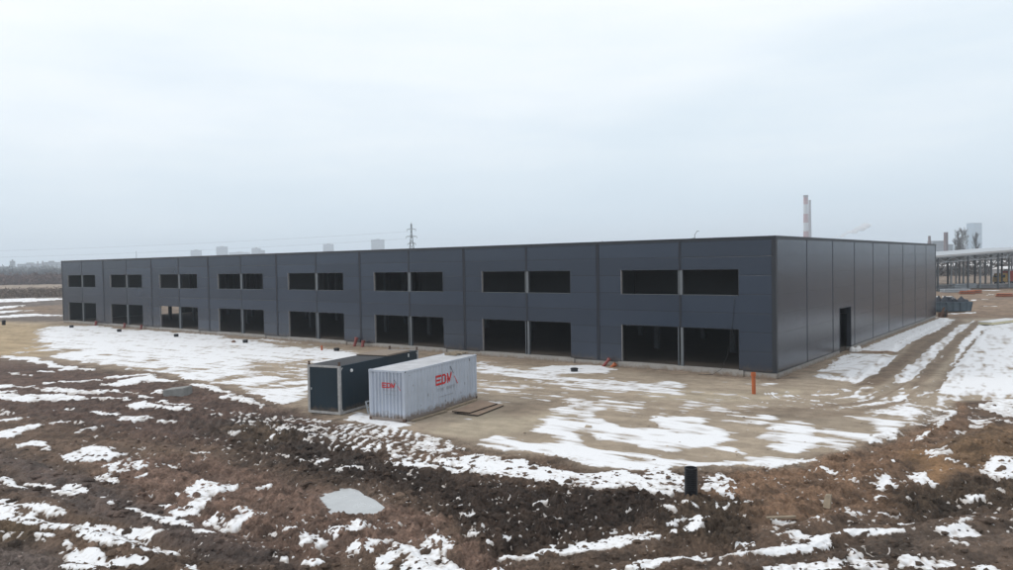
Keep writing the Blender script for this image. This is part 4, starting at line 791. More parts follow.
# thresholds in the gate openings, a lighter concrete lip
for k, (a, b) in enumerate(MODS): MB().box(a-.25, b+.25, -.055, .018, -.3, .352).build('threshold', MT['plinth'], wh)
MB().box(XL+.02, -.02, .02, YB-.02, 8.02, 8.12).build('roof', MT['deck'], wh)
# mezzanine and partitions behind the upper windows
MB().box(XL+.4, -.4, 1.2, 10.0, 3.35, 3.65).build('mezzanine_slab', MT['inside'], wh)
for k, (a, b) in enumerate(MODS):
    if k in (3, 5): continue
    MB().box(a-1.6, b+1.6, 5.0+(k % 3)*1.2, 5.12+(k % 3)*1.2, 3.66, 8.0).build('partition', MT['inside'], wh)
# cover strips over the vertical panel joints
def strip(x, segs, wide, dbl=False):
    m = MB()
    for z0, z1 in segs:
        m.box(x-wide/2, x+wide/2, -.012, -.002, z0, z1)
        if dbl:
            m.box(x-wide/2-.02, x-wide/2+.02, -.02, -.0125, z0, z1); m.box(x+wide/2-.02, x+wide/2+.02, -.02, -.0125, z0, z1)
    return m
for i in range(1, 16):
    x = -6.0*i
    if i % 2:
        for sg in ((2.82, 4.82), (6.42, ZT)): strip(x, (sg,), .17).build('joint_cover', MT['strip'], wh)
    else: strip(x, ((.35, ZT),), .20, True).build('joint_cover', MT['strip'], wh)
for i in range(1, 9):
    y = 5.9*i; MB().box(.002, .012, y-.055, y+.055, .35, ZT).build('joint_cover', MT['strip'], wh)
# corner trims
for (x, y, sx, sy) in ((0, 0, -1, 1), (XL, 0, 1, 1), (0, YB, -1, -1), (XL, YB, 1, -1)):
    m = MB(); ox, oy = x-sx*.016, y-sy*.016
    m.box(min(ox, x+sx*.24), max(ox, x+sx*.24), min(oy, y-sy*.003), max(oy, y-sy*.003), .33, ZT)
    m.box(min(ox, x-sx*.003), max(ox, x-sx*.003), min(y-sy*.003, y+sy*.24), max(y-sy*.003, y+sy*.24), .33, ZT)
    m.build('corner_trim', MT['flash'], wh)
# parapet flashing and base drip flashing
m = MB()
m.box(XL-.05, .05, -.05, .25, ZT, ZT+.05); m.box(XL-.05, .05, YB-.25, YB+.05, ZT, ZT+.05); m.box(XL-.05, XL+.25, .25, YB-.25, ZT, ZT+.05); m.box(-.25, .05, .25, YB-.25, ZT, ZT+.05)
m.box(XL-.04, .04, -.04, -.022, ZT-.14, ZT); m.box(.022, .04, -.02, YB+.04, ZT-.14, ZT)
m.build('parapet_flashing', MT['flash'], wh)
for a, b in zip([XL]+[q for p in reversed(MODS) for q in (p[1],)], [p[0] for p in reversed(MODS)]+[0]): MB().box(a, b, -.03, -.004, .33, .362).build('base_flashing', MT['flash'], wh)
MB().box(.004, .03, 0, DY[0], .33, .362).build('base_flashing', MT['flash'], wh); MB().box(.004, .03, DY[1], YB, .33, .362).build('base_flashing', MT['flash'], wh)
# openings: window frames with sill, gate frames, the column that stands in the middle of each
for k, (a, b) in enumerate(MODS):
    c = -12*k-6.0
    for nm, (z0, z1), sl in (('window_opening', WZ, 'steel'), ('gate_opening', GZ, None)):
        w = empty(nm, (0, 0, 0)); w.parent = wh
        MB().box(a, a+.035, -.010, .15, z0, z1).build('jamb', MT['jamb'], w); MB().box(b-.035, b, -.004, .15, z0, z1).build('jamb', MT['flash'], w)
        MB().box(a+.035, b-.035, -.004, .30, z1-.03, z1).build('head_lining', MT['flash'], w)
        if sl:
            MB().box(a+.035, b-.035, -.02, .30, z0, z0+.03).build('sill', MT[sl], w); MB().box(c-.01, c+.15, .02, .11, z0+.035, z1-.035).build('mullion', MT['mull'], w); MB().box(c-.17, c-.013, .035, .11, z0+.035, z1-.035).build('mullion', MT['galvd'], w)
        else:
            MB().box(c+.0, c+.16, .02, .11, z0+.005, z1-.035).build('mullion', MT['mull'], w); MB().box(c-.20, c-.13, .03, .11, z0+.005, z1-.035).build('guide_rail', MT['steel'], w)
    MB().box(c-.06, c+.10, .13, .26, .302, 8.015).build('column', MT['galvd'], wh)
    for row in (8.6, 17.2, 25.8, 34.4, 43.0):
        for dx in (-6.0, 0): MB().box(c+dx-.17, c+dx+.17, row-.17, row+.17, .302, 8.015).build('column', MT['steel'], wh)
    MB().box(c-.09, c+.09, .55, YB-.4, 7.35, 7.75).build('roof_beam', MT['galvd'], wh)
for x0, s in ((0, 1), (XL, -1)):
    m = MB(); xa, xb = (x0-.32, x0+.014) if s > 0 else (x0-.014, x0+.32)
    m.box(xa, xb, DY[0]-.03, DY[0]+.04, .30, DZ); m.box(xa, xb, DY[1]-.04, DY[1]+.03, .30, DZ); m.box(xa, xb, DY[0]+.04, DY[1]-.04, DZ-.05, DZ+.03)
    m.build('door_frame', MT['flash'], wh)
# roof-edge rods
def rod(x, y, h, bend=0):
    m = MB(); m.tube((x, y, 8.12), (x, y, ZT+h), .022, .015, 6)
    m.box(x-.15, x+.15, y-.15, y+.15, 8.121, 8.22)
    if bend:
        m.tube((x, y, ZT+h-.01), (x+.16, y, ZT+h+.22), .018, .014, 6); m.tube((x+.16, y, ZT+h+.22), (x+.30, y, ZT+h+.20), .014, .012, 6); m.tube((x-.02, y, ZT+.12), (x-.22, y, ZT+.05), .015, .012, 6)
    m.build('roof_rod', MT['galvd'], wh)
rod(-5.25, .6, .30, 1); rod(-11.9, .5, .12); rod(-77.8, 1.2, .95); rod(-1.2, 27.0, .2)

# ------------------------------------------------------------------ containers
def local(o, rz):
    return o
def corrug(L, z0, z1, pitch, dep, flat=.32):
    """outer skin of a corrugated wall in x-z, facing -y: crest at y=0, valley at y=+dep; closed at the back"""
    xs = []; n = max(1, int(round(L/pitch))); p = L/n
    for i in range(n):
        x = i*p; xs += [(x, 0), (x+p*flat, 0), (x+p*.5, dep), (x+p*(.5+flat), dep)]
    xs.append((L, 0))
    m = MB(); k = len(xs)
    V = [(x, y, z0) for x, y in xs]+[(x, y, z1) for x, y in xs]; F = [(i, i+1, k+i+1, k+i) for i in range(k-1)]
    b = [(0, dep+.02, z0), (L, dep+.02, z0), (L, dep+.02, z1), (0, dep+.02, z1)]
    m.add(V, F); m.add(b, [(3, 2, 1, 0)]); return m
def placed(m, T):
    m.v = [tuple(T @ Vector(p)) for p in m.v]; return m
def Tm(x, y, z, rz): return Matrix.Translation((x, y, z)) @ Matrix.Rotation(rz, 4, 'Z')

gc = tag(empty('shipping_container', (-9.36, -20.874, .02), 1.762), 'light grey corrugated shipping container with red and grey lettering on its side and end', 'container')
L, W, H = 6.55, 1.955, 2.28
placed(corrug(L-.26, .14, H-.10, .262, .036), Tm(.13, .012, 0, 0)).build('side_panel', MT['cgrey'], gc)
placed(corrug(L-.26, .14, H-.10, .262, .036), Tm(L-.13, W-.012, 0, math.pi)).build('side_panel', MT['cgrey'], gc)
placed(corrug(W-.24, .14, H-.10, .20, .055, .30), Tm(.012, W-.12, 0, -math.pi/2)).build('end_panel', MT['cgrey'], gc)
dr = MB().box(L-.06, L-.012, .12, W-.12, .14, H-.10); dr.build('door', MT['cgrey'], gc)
for y in (.4, .75, 1.2, 1.55): MB().tube((L+.012, y, .1), (L+.012, y, H-.1), .018, n=8).build('lock_rod', MT['galv'], gc)
for x in (0, L-.14):
    for y in (0, W-.14): MB().box(x+.002, x+.138, y+.002, y+.138, .12, H-.12).build('corner_post', MT['cgrey'], gc, bevel=.012)
for x in (0, L-.15):
    for y in (0, W-.14):
        for z in (0, H-.12):
            m = MB(); m.box(x-.004, x+.154, y-.004, y+.144, z, z+.12+(.004 if z else 0)); m.build('corner_casting', MT['rust' if z == 0 else 'cgrey'], gc, bevel=.01)
            hole = MB(); hole.box(x+.04, x+.11, y-.006 if y == 0 else y+.144, y-.0045 if y == 0 else y+.1465, z+.035, z+.085)
            hole.build('casting_hole', MT['dark'], gc)
for y in (0, W-.06):
    MB().box(.15, L-.15, y+.003, y+.057, .02, .138).build('bottom_rail', MT['cgrey'], gc); MB().box(.15, L-.15, y+.003, y+.057, H-.098, H-.012).build('top_rail', MT['cgrey'], gc)
for x in (0, L-.06):
    MB().box(x+.003, x+.057, .145, W-.145, .02, .138).build('bottom_rail', MT['cgrey'], gc); MB().box(x+.003, x+.057, .145, W-.145, H-.098, H-.012).build('top_rail', MT['cgrey'], gc)
m = MB(); n = 24
for i in range(n):
    x0 = .07+(L-.14)*i/n; x1 = x0+(L-.14)/n
    m.box(x0, x1-.06, .06, W-.06, H-.05, H-.018); m.box(x1-.06, x1, .06, W-.06, H-.05, H-.034)
m.build('roof_panel', MT['croof'], gc)
def scaled(pts, ox, oz, s): return [(ox+x*s, oz+z*s) for x, z in pts]
LET = dict(
    E=[[(0,0),(.12,0),(.12,1),(0,1)], [(.12,0),(1,0),(1,.2),(.12,.2)], [(.16,.40),(.8,.40),(.9,.58),(.16,.58)], [(.12,.8),(1,.8),(1,1),(.12,1)]],
    D=[[(0,0),(.2,0),(.2,.84),(0,.72)], [(.2,.0),(.62,0),(.9,.22),(.7,.27),(.55,.18),(.2,.18)], [(0,.82),(.2,1),(.62,1),(.92,.76),(.7,.7),(.55,.82),(.2,.82)], [(.7,.27),(.9,.22),(.92,.76),(.7,.7)]],
    M=[[(0,0),(.2,0),(.2,1),(0,1)], [(.2,1),(.52,.42),(.95,1.06),(1.06,1.0),(1.06,.78),(.58,.05),(.46,.05),(.2,.55)]])
def logo(O, ux, s, name_on):
    """three red letters, then a slash that is grey above and red below; unreadable small print under them. O is the lower left corner"""
    uz = Vector((0,0,1)); m = MB()
    for ch, ox, w in (('E', 0, .50), ('D', .54, .44), ('M', 1.02, .40)):
        for q in LET[ch]: m.prism([((ox+x*w)*s, z*.48*s) for x, z in q], O, ux, uz, .004)
    lg = m.build('lettering', MT['logored'], gc)
    MB().prism(scaled([(1.66,.27),(1.72,.25),(2.04,-.16),(1.98,-.16)], 0, 0, s), O, ux, uz, .004).build('red_slash', MT['logored'], lg)
    MB().prism(scaled([(1.30,.78),(1.38,.78),(1.64,.40),(1.58,.40)], 0, 0, s), O, ux, uz, .004).build('grey_slash', MT['logogrey'], lg)
    m = MB(); rr = random.Random(5); x = .12
    while x < 1.72:
        w = rr.uniform(.06, .11)
        if not .78 < x < .86:
            m.prism(scaled([(x,-.30),(x+.03,-.30),(x+.03,-.16),(x,-.16)], 0, 0, s), O, ux, uz, .003); m.prism(scaled([(x+.03,-.19),(x+w,-.19),(x+w,-.16),(x+.03,-.16)], 0, 0, s), O, ux, uz, .003)
            if rr.random() < .6: m.prism(scaled([(x+w-.025,-.30),(x+w,-.30),(x+w,-.19),(x+w-.025,-.19)], 0, 0, s), O, ux, uz, .003)
        x += w+.045
    m.build('small_print', MT['faint'], lg)
    m = MB(); x = .28
    while x < 1.55:
        w = rr.uniform(.03, .06); m.prism(scaled([(x,-.60),(x+w,-.60),(x+w,-.55),(x,-.55)], 0, 0, s), O, ux, uz, .003); x += w+.03
    m.build('small_print', MT['faint'], lg)
logo(Vector((2.60, .010, 1.23)), Vector((1,0,0)), 1.0, 0)
logo(Vector((.010, 1.23, 1.48)), Vector((0,-1,0)), .5, 0)
m = MB()
for (x, z, w, h) in ((.7,1.5,.03,.10),(1.92,.85,.03,.16),(2.0,1.55,.02,.05),(5.82,2.02,.05,.16),(3.4,.35,.04,.12),(4.9,.5,.03,.1),(1.3,.5,.05,.05),(5.3,.9,.03,.14),(.4,2.0,.04,.05)): m.prism([(x,z),(x+w,z+.01),(x+w*.8,z+h),(x+w*.2,z+h*.9)], Vector((0,.0105,0)), Vector((1,0,0)), Vector((0,0,1)), .002)
m.build('rust_spots', MT['rust'], gc)

dc = tag(empty('office_container', (-13.091, -21.412, .04), 1.792), 'dark petrol site container with pale steel frame and flat grey roof', 'container')
L, W, H = 6.95, 1.90, 2.29
for y in (0, W-.05): MB().box(.10, L-.10, y+.018, y+.048, .11, H-.10).build('side_panel', MT['cdark'], dc)
for x in (0, L-.05): MB().box(x+.018, x+.048, .10, W-.10, .11, H-.10).build('end_panel', MT['cdark'], dc)
for x, sx in ((0, 1), (L, -1)):
    for y, sy in ((0, 1), (W, -1)):
        m = MB(); m.box(min(x, x+sx*.13), max(x, x+sx*.13), min(y, y+sy*.13), max(y, y+sy*.13), 0, H)
        for z0, zs in ((.11, 1), (H-.10, -1)):              # gussets in the frame corners
            m.prism([(0,0),(.14,0),(0,.14*zs)] if zs*sx > 0 else [(0,0),(0,.14*zs),(.14,0)], Vector((x+sx*.13, y+sy*.004 if sy > 0 else y-.016, z0)), Vector((sx,0,0)), Vector((0,0,1)), -.012*(1 if sx > 0 else -1) if False else .012)
        m.build('corner_post', MT['cframe'], dc, bevel=.01)
for y in (0, W-.09):
    MB().box(.13, L-.13, y+.004, y+.086, .0, .12).build('bottom_rail', MT['cframe'], dc); MB().box(.13, L-.13, y+.004, y+.086, H-.10, H-.01).build('top_rail', MT['cdark'], dc)
for x in (0, L-.09):
    MB().box(x+.004, x+.086, .13, W-.13, .0, .12).build('bottom_rail', MT['cframe'], dc); MB().box(x+.004, x+.086, .13, W-.13, H-.10, H-.01).build('top_rail', MT['cframe'], dc)
m = MB(); m.box(.09, L-.09, .09, W-.09, H-.05, H-.02)
for i in range(28): x0 = .12+(L-.24)*i/28; m.box(x0, x0+.11, .095, W-.095, H-.0195, H+.002)
m.build('roof_panel', MT['cdroof'], dc)
for x in (.065, L-.065):
    for y in (.065, W-.065): m = MB(); m.box(x-.06, x+.06, y-.06, y+.06, H, H+.03); m.tube((x, y, H+.03), (x, y, H+.15), .055, .035, 10); m.box(x-.045, x+.045, y-.045, y+.045, H+.12, H+.17); m.build('stacking_cone', MT['rust'], dc)
m = MB(); m.tube((.92, .02, 1.97), (.92, -.03, 1.97), .085, .075, 18); m.tube((.92, -.03, 1.97), (.92, -.045, 1.97), .05, .03, 14); m.build('vent', MT['white'], dc)
MB().box(-.005, .017, 1.66, 1.71, 1.1, 1.2).build('handle', MT['galv'], dc)
MB().box(5.9, 5.96, -.02, .017, 2.02, 2.2).build('lamp', MT['white'], dc)
m = MB(); rz = 1.792
for dx, dy in ((.15,.1),(.15,1.8),(3.4,.1),(3.4,1.8),(6.8,.1),(6.8,1.8)):
    m.box(dx-.2, dx+.2, dy-.12, dy+.12, -.12, -.003)
m.build('bearing_block', MT['wood'], dc)

def oncont(c, p): return c.matrix_basis @ Vector(p)
# plywood lying on the dark container, pallet rests on the grey one
sh = tag(empty('plywood_stack', oncont(dc, (3.85, -.04, 2.295)), 1.792+.02), 'brown plywood sheets lying across the roof of the dark container', 'plywood')
for i in range(3): MB().box(-.04*i, 2.15+.05*i, .02*i, 1.85, .022*i+.002, .022*i+.020).build('sheet', MT['ply'], sh)
m = MB()
for x in (.1, .6, 1.1, 1.6, 2.05): m.box(x, x+.09, -.10, 1.95, -.002, .0015)
m.build('batten', MT['rust'], sh)
pl = tag(empty('broken_pallet', oncont(gc, (5.75, .75, 2.275)), 1.762-.15), 'broken wooden pallet lying on the white roof of the grey container', 'pallet')
for i, x in enumerate((0, .42, .84)): MB().box(x, x+.1, 0, .78, 0, .09).build('bearer', MT['wood'], pl)
for i, y in enumerate((0, .2, .42, .66)): MB().box(-.08+.05*(i % 2), 1.02-.06*(i % 3), y, y+.1, .092, .115).build('slat', MT['wood'], pl)

# boards on the ground beside the grey container
def sheet(name, pts, z, t, label, cat):
    m = MB(); n = len(pts)
    m.add([(x, y, z) for x, y in pts]+[(x, y, z+t) for x, y in pts], [tuple(range(n-1, -1, -1))]+[(i, (i+1) % n, n+(i+1) % n, n+i) for i in range(n)], 1)
    m.add([(x, y, z+t+.001) for x, y in pts], [tuple(range(n))], 0)
    return tag(m.build(name, [MT['plydark'], MT['plyedge']]), label, cat)
sheet('plywood_sheet', [(-9.0,-18.18),(-8.06,-17.97),(-8.43,-15.49),(-9.75,-15.25)], .085, .05, 'upper brown plywood sheet on the ground beside the grey container', 'plywood')
sheet('plywood_sheet', [(-8.75,-18.12),(-7.55,-18.02),(-8.1,-15.4),(-9.3,-15.2)], .025, .045, 'lower plywood sheet sticking out under another one beside the grey container', 'plywood')
m = MB(); m.beam((-9.2,-20.6,.07), (-9.55,-17.9,.07), .12, .06); tag(m.build('timber_beam', MT['wood']), 'pale timber beam lying along the long foot of the grey container', 'timber')
m = MB(); m.beam((-9.75,-17.7,.06), (-10.3,-14.9,.06), .14, .07); tag(m.build('timber_beam', MT['wood']), 'pale timber beam lying past the plywood sheets at the far end of the grey container', 'timber')
# bent metal frame between the containers
m = MB(); F4 = [(-12.35,-20.35,0), (-12.75,-20.15,.50), (-12.3,-19.85,.62), (-12.1,-20.0,.05)]
for a, b in ((0,1),(1,2),(2,3)): m.beam(F4[a], F4[b], .06)
m.beam((-12.55,-20.25,.26), (-12.2,-19.92,.32), .05)
tag(m.build('metal_frame', MT['galv']), 'bent grey metal frame leaning in the gap between the two containers', 'frame')

# ------------------------------------------------------------------ pipes, risers, small things on the site
pp = tag(empty('drain_pipe', (5.46, -23.69, -.25)), 'black ribbed drain pipe standing upright in the snowy mud', 'pipe')
prof = [(.17, 0)]; z = 0
while z < 1.08: prof += [(.193, z+.004), (.193, z+.035), (.175, z+.042), (.175, z+.058)]; z += .062
prof += [(.193, 1.09), (.193, 1.13), (.165, 1.13), (.165, .3)]
MB().lathe((0,0,0), prof, 32).build('ribbed_wall', MT['blackpl'], pp, smooth=False)
MB().lathe((0,0,0), [(.165,.28),(.001,.28)], 32).build('plug', MT['dark'], pp)
po = tag(empty('sewer_pipe', (.72, -5.61, -.2)), 'orange plastic sewer pipe standing upright near the warehouse corner', 'pipe')
MB().tube((0,0,0), (-.03,.02,1.18), .10, n=20).build('pipe_wall', MT['orange'], po, smooth=False)
MB().lathe((-.032,.02,1.12), [(.102,0),(.125,.01),(.125,.20),(.10,.21),(.09,.21),(.09,.05),(.001,.05)], 20).build('socket', MT['orange'], po)
def wall_x(px): 
    d = CF+CR*((px-506.5)/767.4); t = -CAM.y/d.y; return CAM.x+d.x*t
def stub(px, h, lean, label, y=-.45, r=.13, mt='redpl'):
    x = wall_x(px); o = tag(empty('pipe_stub', (x, y, -.1)), label, 'pipe')
    p1 = Vector((lean*h, .25*h, h+.1)); MB().tube((0,0,0), p1, r, n=14).build('pipe_wall', MT[mt], o, smooth=False)
    d = p1.normalized(); MB().tube(p1, p1+d*.16, r*1.25, n=14).build('socket', MT[mt], o)
stub(356.6, .62, .22, 'taller of two dark red pipe stubs at the wall behind the dark container')
stub(364.6, .40, .12, 'shorter of two dark red pipe stubs at the wall behind the dark container')
stub(604.5, .42, 1.0, 'long red pipe leaning on the wall beside the nearest pair of gates', r=.10)
stub(612.5, .12, 2.2, 'short orange pipe lying tilted at the wall foot beside the leaning red pipe', r=.11, mt='orange')
stub(97.5, .42, .1, 'small red pipe stub at the wall right of the farthest gates')
stub(126.3, .42, .05, 'red pipe stub before the mullion of the second gates from far end')
stub(143.2, .34, .0, 'red pipe stub at the right jamb of the second gates from far end', r=.11)
RIS = [(-84.9, 'before the farthest pair of gates'), (-72.65, 'before the second pair of gates from the far end'), (-60.35, 'before the gates one can see daylight through'), (-48.05, 'beside a small brown lump of soil')]
def riser(): 
    m = MB(); m.lathe((0,0,-.1), [(.27,0),(.27,.38),(.30,.38),(.30,.46),(.27,.46),(.27,.43),(.001,.43)], 20); return m
r0 = None
for i, (x, tx) in enumerate(RIS+[(-35.0, 'beside an orange stake just left of the dark container'), (-11.68, 'on a snow patch before the second nearest gates')]):
    if r0 is None:
        r0 = empty('drain_riser'); riser().build('shaft', MT['blackpl'], r0); MB().lathe((0,0,.331), [(.26,0),(.26,.05),(.2,.07),(.001,.07)], 20).build('lid', MT['dark'], r0); o = r0
    else: o = copy_tree(r0)
    o.location = (x, -3.55, .02 if i < 4 else -.04); o.scale = (.85, .85, .72)
    tag(o, 'low black drain riser '+tx, 'drain', 'black drain risers in a row before the warehouse')
m = MB(); m.lathe((0,0,0), [(.001,.22),(.12,.2),(.2,.08),(.22,-.05)], 9); tag(m.build('soil_lump', MT['brown'], loc=(-49.4,-3.9,0)), 'small brown lump of soil beside a black drain riser', 'lump')
m = MB(); m.box(-.06,.06,-.06,.06,-.1,.42); m.box(-.10,.10,-.03,.03,.30,.36); tag(m.build('marker_stake', MT['orange'], loc=(-36.35,-4.0,0)), 'orange marker stake in the sand left of the dark container', 'stake')
m = MB(); m.lathe((0,0,-.1), [(.22,0),(.22,.5),(.25,.5),(.25,.62),(.2,.75),(.001,.78)], 14); tag(m.build('drain_riser', MT['blackpl'], loc=(-99.3,-6.0,0)), 'lone dark riser on the yellow sand beyond the far end of the warehouse', 'drain')
# concrete block
cb = MB(); cb.box(-.63,.63,-.42,.42,-.15,.50); cb.v = [(x+.05*z+.03*y, y+.1*x*0, z+.07*(x > 0)*(z > .2)-.04*(y > 0)*(z > .2)) for x, y, z in cb.v]
bo = cb.build('concrete_block', MT['concrete'], bevel=.04); bo.location = (-25.6,-22.5,-.12); bo.rotation_euler = (.06,-.05,.52); tag(bo, 'grey concrete block half sunk in the snowy mud left of the containers', 'concrete block')
m = MB(); m.box(-.1,.1,-.07,.07,0,.34); m.v = [(x*(1-.5*z), y+.5*z, z) for x, y, z in m.v]
tag(m.build('wood_post', MT['wood'], loc=(8.92,-22.3,-.05), bevel=.02), 'pale broken wooden post sticking up from the mud', 'post')
m = MB(); m.beam((7.95,-24.4,.06), (8.55,-23.9,.07), .10, .04); tag(m.build('plank', MT['wood']), 'short pale plank lying in the mud near the bottom right', 'plank')
# cable hanging from an upper window
m = MB(); pts = [Vector((-2.45,.1,4.87)), Vector((-2.46,-.06,4.6)), Vector((-2.56,-.07,3.4)), Vector((-2.72,-.08,2.2)), Vector((-2.95,-.10,1.1)), Vector((-3.25,-.14,.38)), Vector((-3.7,-.5,.04)), Vector((-4.5,-.8,.03))]
for a, b in zip(pts[:-1], pts[1:]): m.tube(a, b, .012, n=6)
tag(m.build('cable', MT['blackpl']), 'thin black cable hanging out of the nearest upper window to the ground', 'cable')
# small snow-covered heap in the side door and brick rubble at the far corner
m = MB(); rr = random.Random(2)
for i in range(5): x, y = .35+rr.uniform(-.15,.2), 16.3+rr.uniform(-.3,.3); m.lathe((x,y,.0), [(.001,.40-.04*i),(.12,.36-.04*i),(.2,.2),(.22,0)], 8)
tag(m.build('insulation_offcut', MT['white']), 'white lump of insulation at the foot of the side doorway', 'insulation')
de = tag(empty('rubbish_heap', (.55, 54.6, 0)), 'brown boards and rubbish heaped at the far corner of the warehouse side', 'rubbish')
MB().beam((-.3,-.2,.02), (.05,.1,1.15), .34, .05).build('board', MT['brown'], de); MB().beam((.1,.1,.02), (.3,.3,.85), .3, .05).build('board', MT['bark'], de); MB().box(-.6,.3,.3,.9,0,.5).build('crate', MT['brown'], de)

# ------------------------------------------------------------------ yard beyond the right corner
sk = tag(empty('skip', (-.45, 65.0, 0), math.radians(33)), 'blue grey steel skip heaped with dark rubbish bags', 'skip')
m = MB(); Ls, Ws, Hs = 1.45, 1.9, 1.2
for s in (-1, 1):
    m.prism([(-Ws,.15),(Ws,.15),(Ws+.25,Hs),(-Ws-.25,Hs)], Vector((0, s*Ls-(.05 if s > 0 else 0), 0)), Vector((1,0,0)), Vector((0,0,1)), -.05)
    m.prism([(-Ls,.15),(Ls,.15),(Ls,Hs),(-Ls,Hs)], Vector((s*(Ws+.05), 0, 0)), Vector((0,1,0)), Vector((s*.2,0,1)), .05)
m.box(-Ws, Ws, -Ls+.06, Ls-.06, .15, .2); m.build('body', MT['skip'], sk)
m = MB()
for s in (-1, 1):
    for x in (-1.6, -.8, 0, .8, 1.6): m.box(x-.06, x+.06, s*(Ls+.06)-.05, s*(Ls+.06)+.05, .15, Hs)
    m.box(-Ws-.28, Ws+.28, s*(Ls+.03)-.07, s*(Ls+.03)+.07, Hs, Hs+.1)
    m.box(s*(Ws+.28)-.06, s*(Ws+.28)+.06, -Ls+.11, Ls-.11, Hs, Hs+.1)
m.build('rib', MT['skip'], sk)
rr = random.Random(8); bl = MB()
for i in range(16):
    x, y = rr.uniform(-1.6,1.6), rr.uniform(-1.0,1.0); s = rr.uniform(.4,.75)
    bl.lathe((x,y,Hs-.35), [(s,0),(s*1.1,.3),(s*.8,.55+rr.uniform(0,.45)),(.001,.7+rr.uniform(.1,.6))], 7)
bl.build('rubbish', MT['bag'], sk)
wl_ = MB()
for i in range(4): x, y = rr.uniform(-1.2,1.3), rr.uniform(-.8,.8); wl_.beam((x,y,Hs+.35), (x+rr.uniform(-.9,.9), y+rr.uniform(-.5,.5), Hs+.75), .5, .06)
wl_.build('white_offcut', MT['white'], sk)
pk = tag(empty('panel_pack', (6.35, 47.4, 0), math.radians(73)), 'low pack of white insulation panels with pale yellow edges on the snow', 'panels')
MB().box(-2.6,3.6,-.62,.62,.07,.30).build('foam_core', MT['cream'], pk); MB().box(-2.62,3.62,-.64,.64,.302,.36).build('face_sheet', MT['white'], pk)
m = MB(); [m.box(x,x+.12,-.6,.6,-.05,.068) for x in (-2.2,.4,3.0)]; m.build('bearer', MT['wood'], pk)

# steel frame hall under construction
EX = Vector((CR.x, CR.y, 0)).normalized(); EY = Vector((CF.x, CF.y, 0)).normalized()
st = tag(empty('steel_hall', (-7.3, 138.43, 0), math.atan2(EX.y, EX.x)), 'open steel frame hall under construction with columns and a pale roof edge', 'building')
def roofz(s): return 7.15+.062*s
SX = [-18.6,-12.4,-6.2,0,6.2,12.4,18.6,24.8]; SYD = [0, 6, 12, 18, 24, 36]
for j, y in enumerate(SYD):
    for s in SX:
        m = MB(); zt = roofz(s)-.2
        m.box(s-.14,s+.14,y-.14,y-.12,0,zt); m.box(s-.14,s+.14,y+.12,y+.14,0,zt); m.box(s-.015,s+.015,y-.12,y+.12,0,zt); m.build('column', MT['galvd' if (j+int(s)) % 3 == 0 else 'galv'], st)
    m = MB()
    m.beam((SX[0],y,roofz(SX[0])-.12), (SX[-1],y,roofz(SX[-1])-.12), .22, .2); m.beam((SX[0],y,roofz(SX[0])-1.15), (SX[-1],y,roofz(SX[-1])-1.15), .14)
    x = SX[0]; up = True
    while x < SX[-1]: m.beam((x,y,roofz(x)-(.2 if up else 1.1)), (x+1.55,y,roofz(x+1.55)-(1.1 if up else .2)), .09); x += 1.55; up = not up
    m.build('truss', MT['galv'], st)
for s in SX: MB().beam((s,0,roofz(s)-.12), (s,36,roofz(s)-.12), .16, .2).build('purlin', MT['galvd'], st)
m = MB(); m.prism([(SX[0]-.5, roofz(SX[0]-.5)), (SX[-1]+.5, roofz(SX[-1]+.5)), (SX[-1]+.5, roofz(SX[-1]+.5)+.36), (SX[0]-.5, roofz(SX[0]-.5)+.36)], Vector((0,-.2,0)), Vector((1,0,0)), Vector((0,0,1)), .12); m.build('roof_edge', MT['hallroof'], st)
m = MB(); m.add([(SX[0],0,roofz(SX[0])+.1),(SX[-1],0,roofz(SX[-1])+.1),(SX[-1],36,roofz(SX[-1])+.1),(SX[0],36,roofz(SX[0])+.1)]+[(SX[0],0,roofz(SX[0])+.02),(SX[-1],0,roofz(SX[-1])+.02),(SX[-1],36,roofz(SX[-1])+.02),(SX[0],36,roofz(SX[0])+.02)], [(0,1,2,3),(7,6,5,4),(0,4,5,1),(1,5,6,2),(2,6,7,3),(3,7,4,0)]); m.build('roof_sheet', MT['galv'], st)
m = MB(); m.beam((-6.2,12,.3), (0,12,6.5), .12); m.beam((-12.4,12,6), (-6.2,12,.3), .12); m.build('brace', MT['galv'], st)
def stl(px, d, n, L_, label, mt='galv', rz=0):
    p = far_point(px, d); o = tag(empty('steel_pile', p, math.atan2(EX.y, EX.x)+rz), label, 'steel')
    for i in range(n): MB().box(-L_/2, L_/2, -.9+.45*(i % 4), -.65+.45*(i % 4), .1+.34*(i//4), .36+.34*(i//4)).build('beam', MT[mt], o)
stl(955, 146, 8, 5.0, 'pile of pale steel beams below the left part of the open steel hall')
stl(962, 163, 12, 6.0, 'higher pile of grey steel beams inside the open steel hall', rz=.3)
stl(948, 150, 7, 4.0, 'dark steel beams stacked at the left edge of the open steel hall', mt='galvd', rz=-.2)
# foundation kerb beside the hall
p = far_point(1000, 165); fo = tag(empty('foundation_footing', p, math.atan2(EX.y, EX.x)), 'long low concrete foundation behind the steel columns', 'foundation')
MB().box(-16, 20, -.3, .3, -.2, .75).build('footing', MT['shed'], fo); MB().box(-16.1, 20.1, -.35, .35, .752, .82).build('snow_cap', MT['white'], fo)

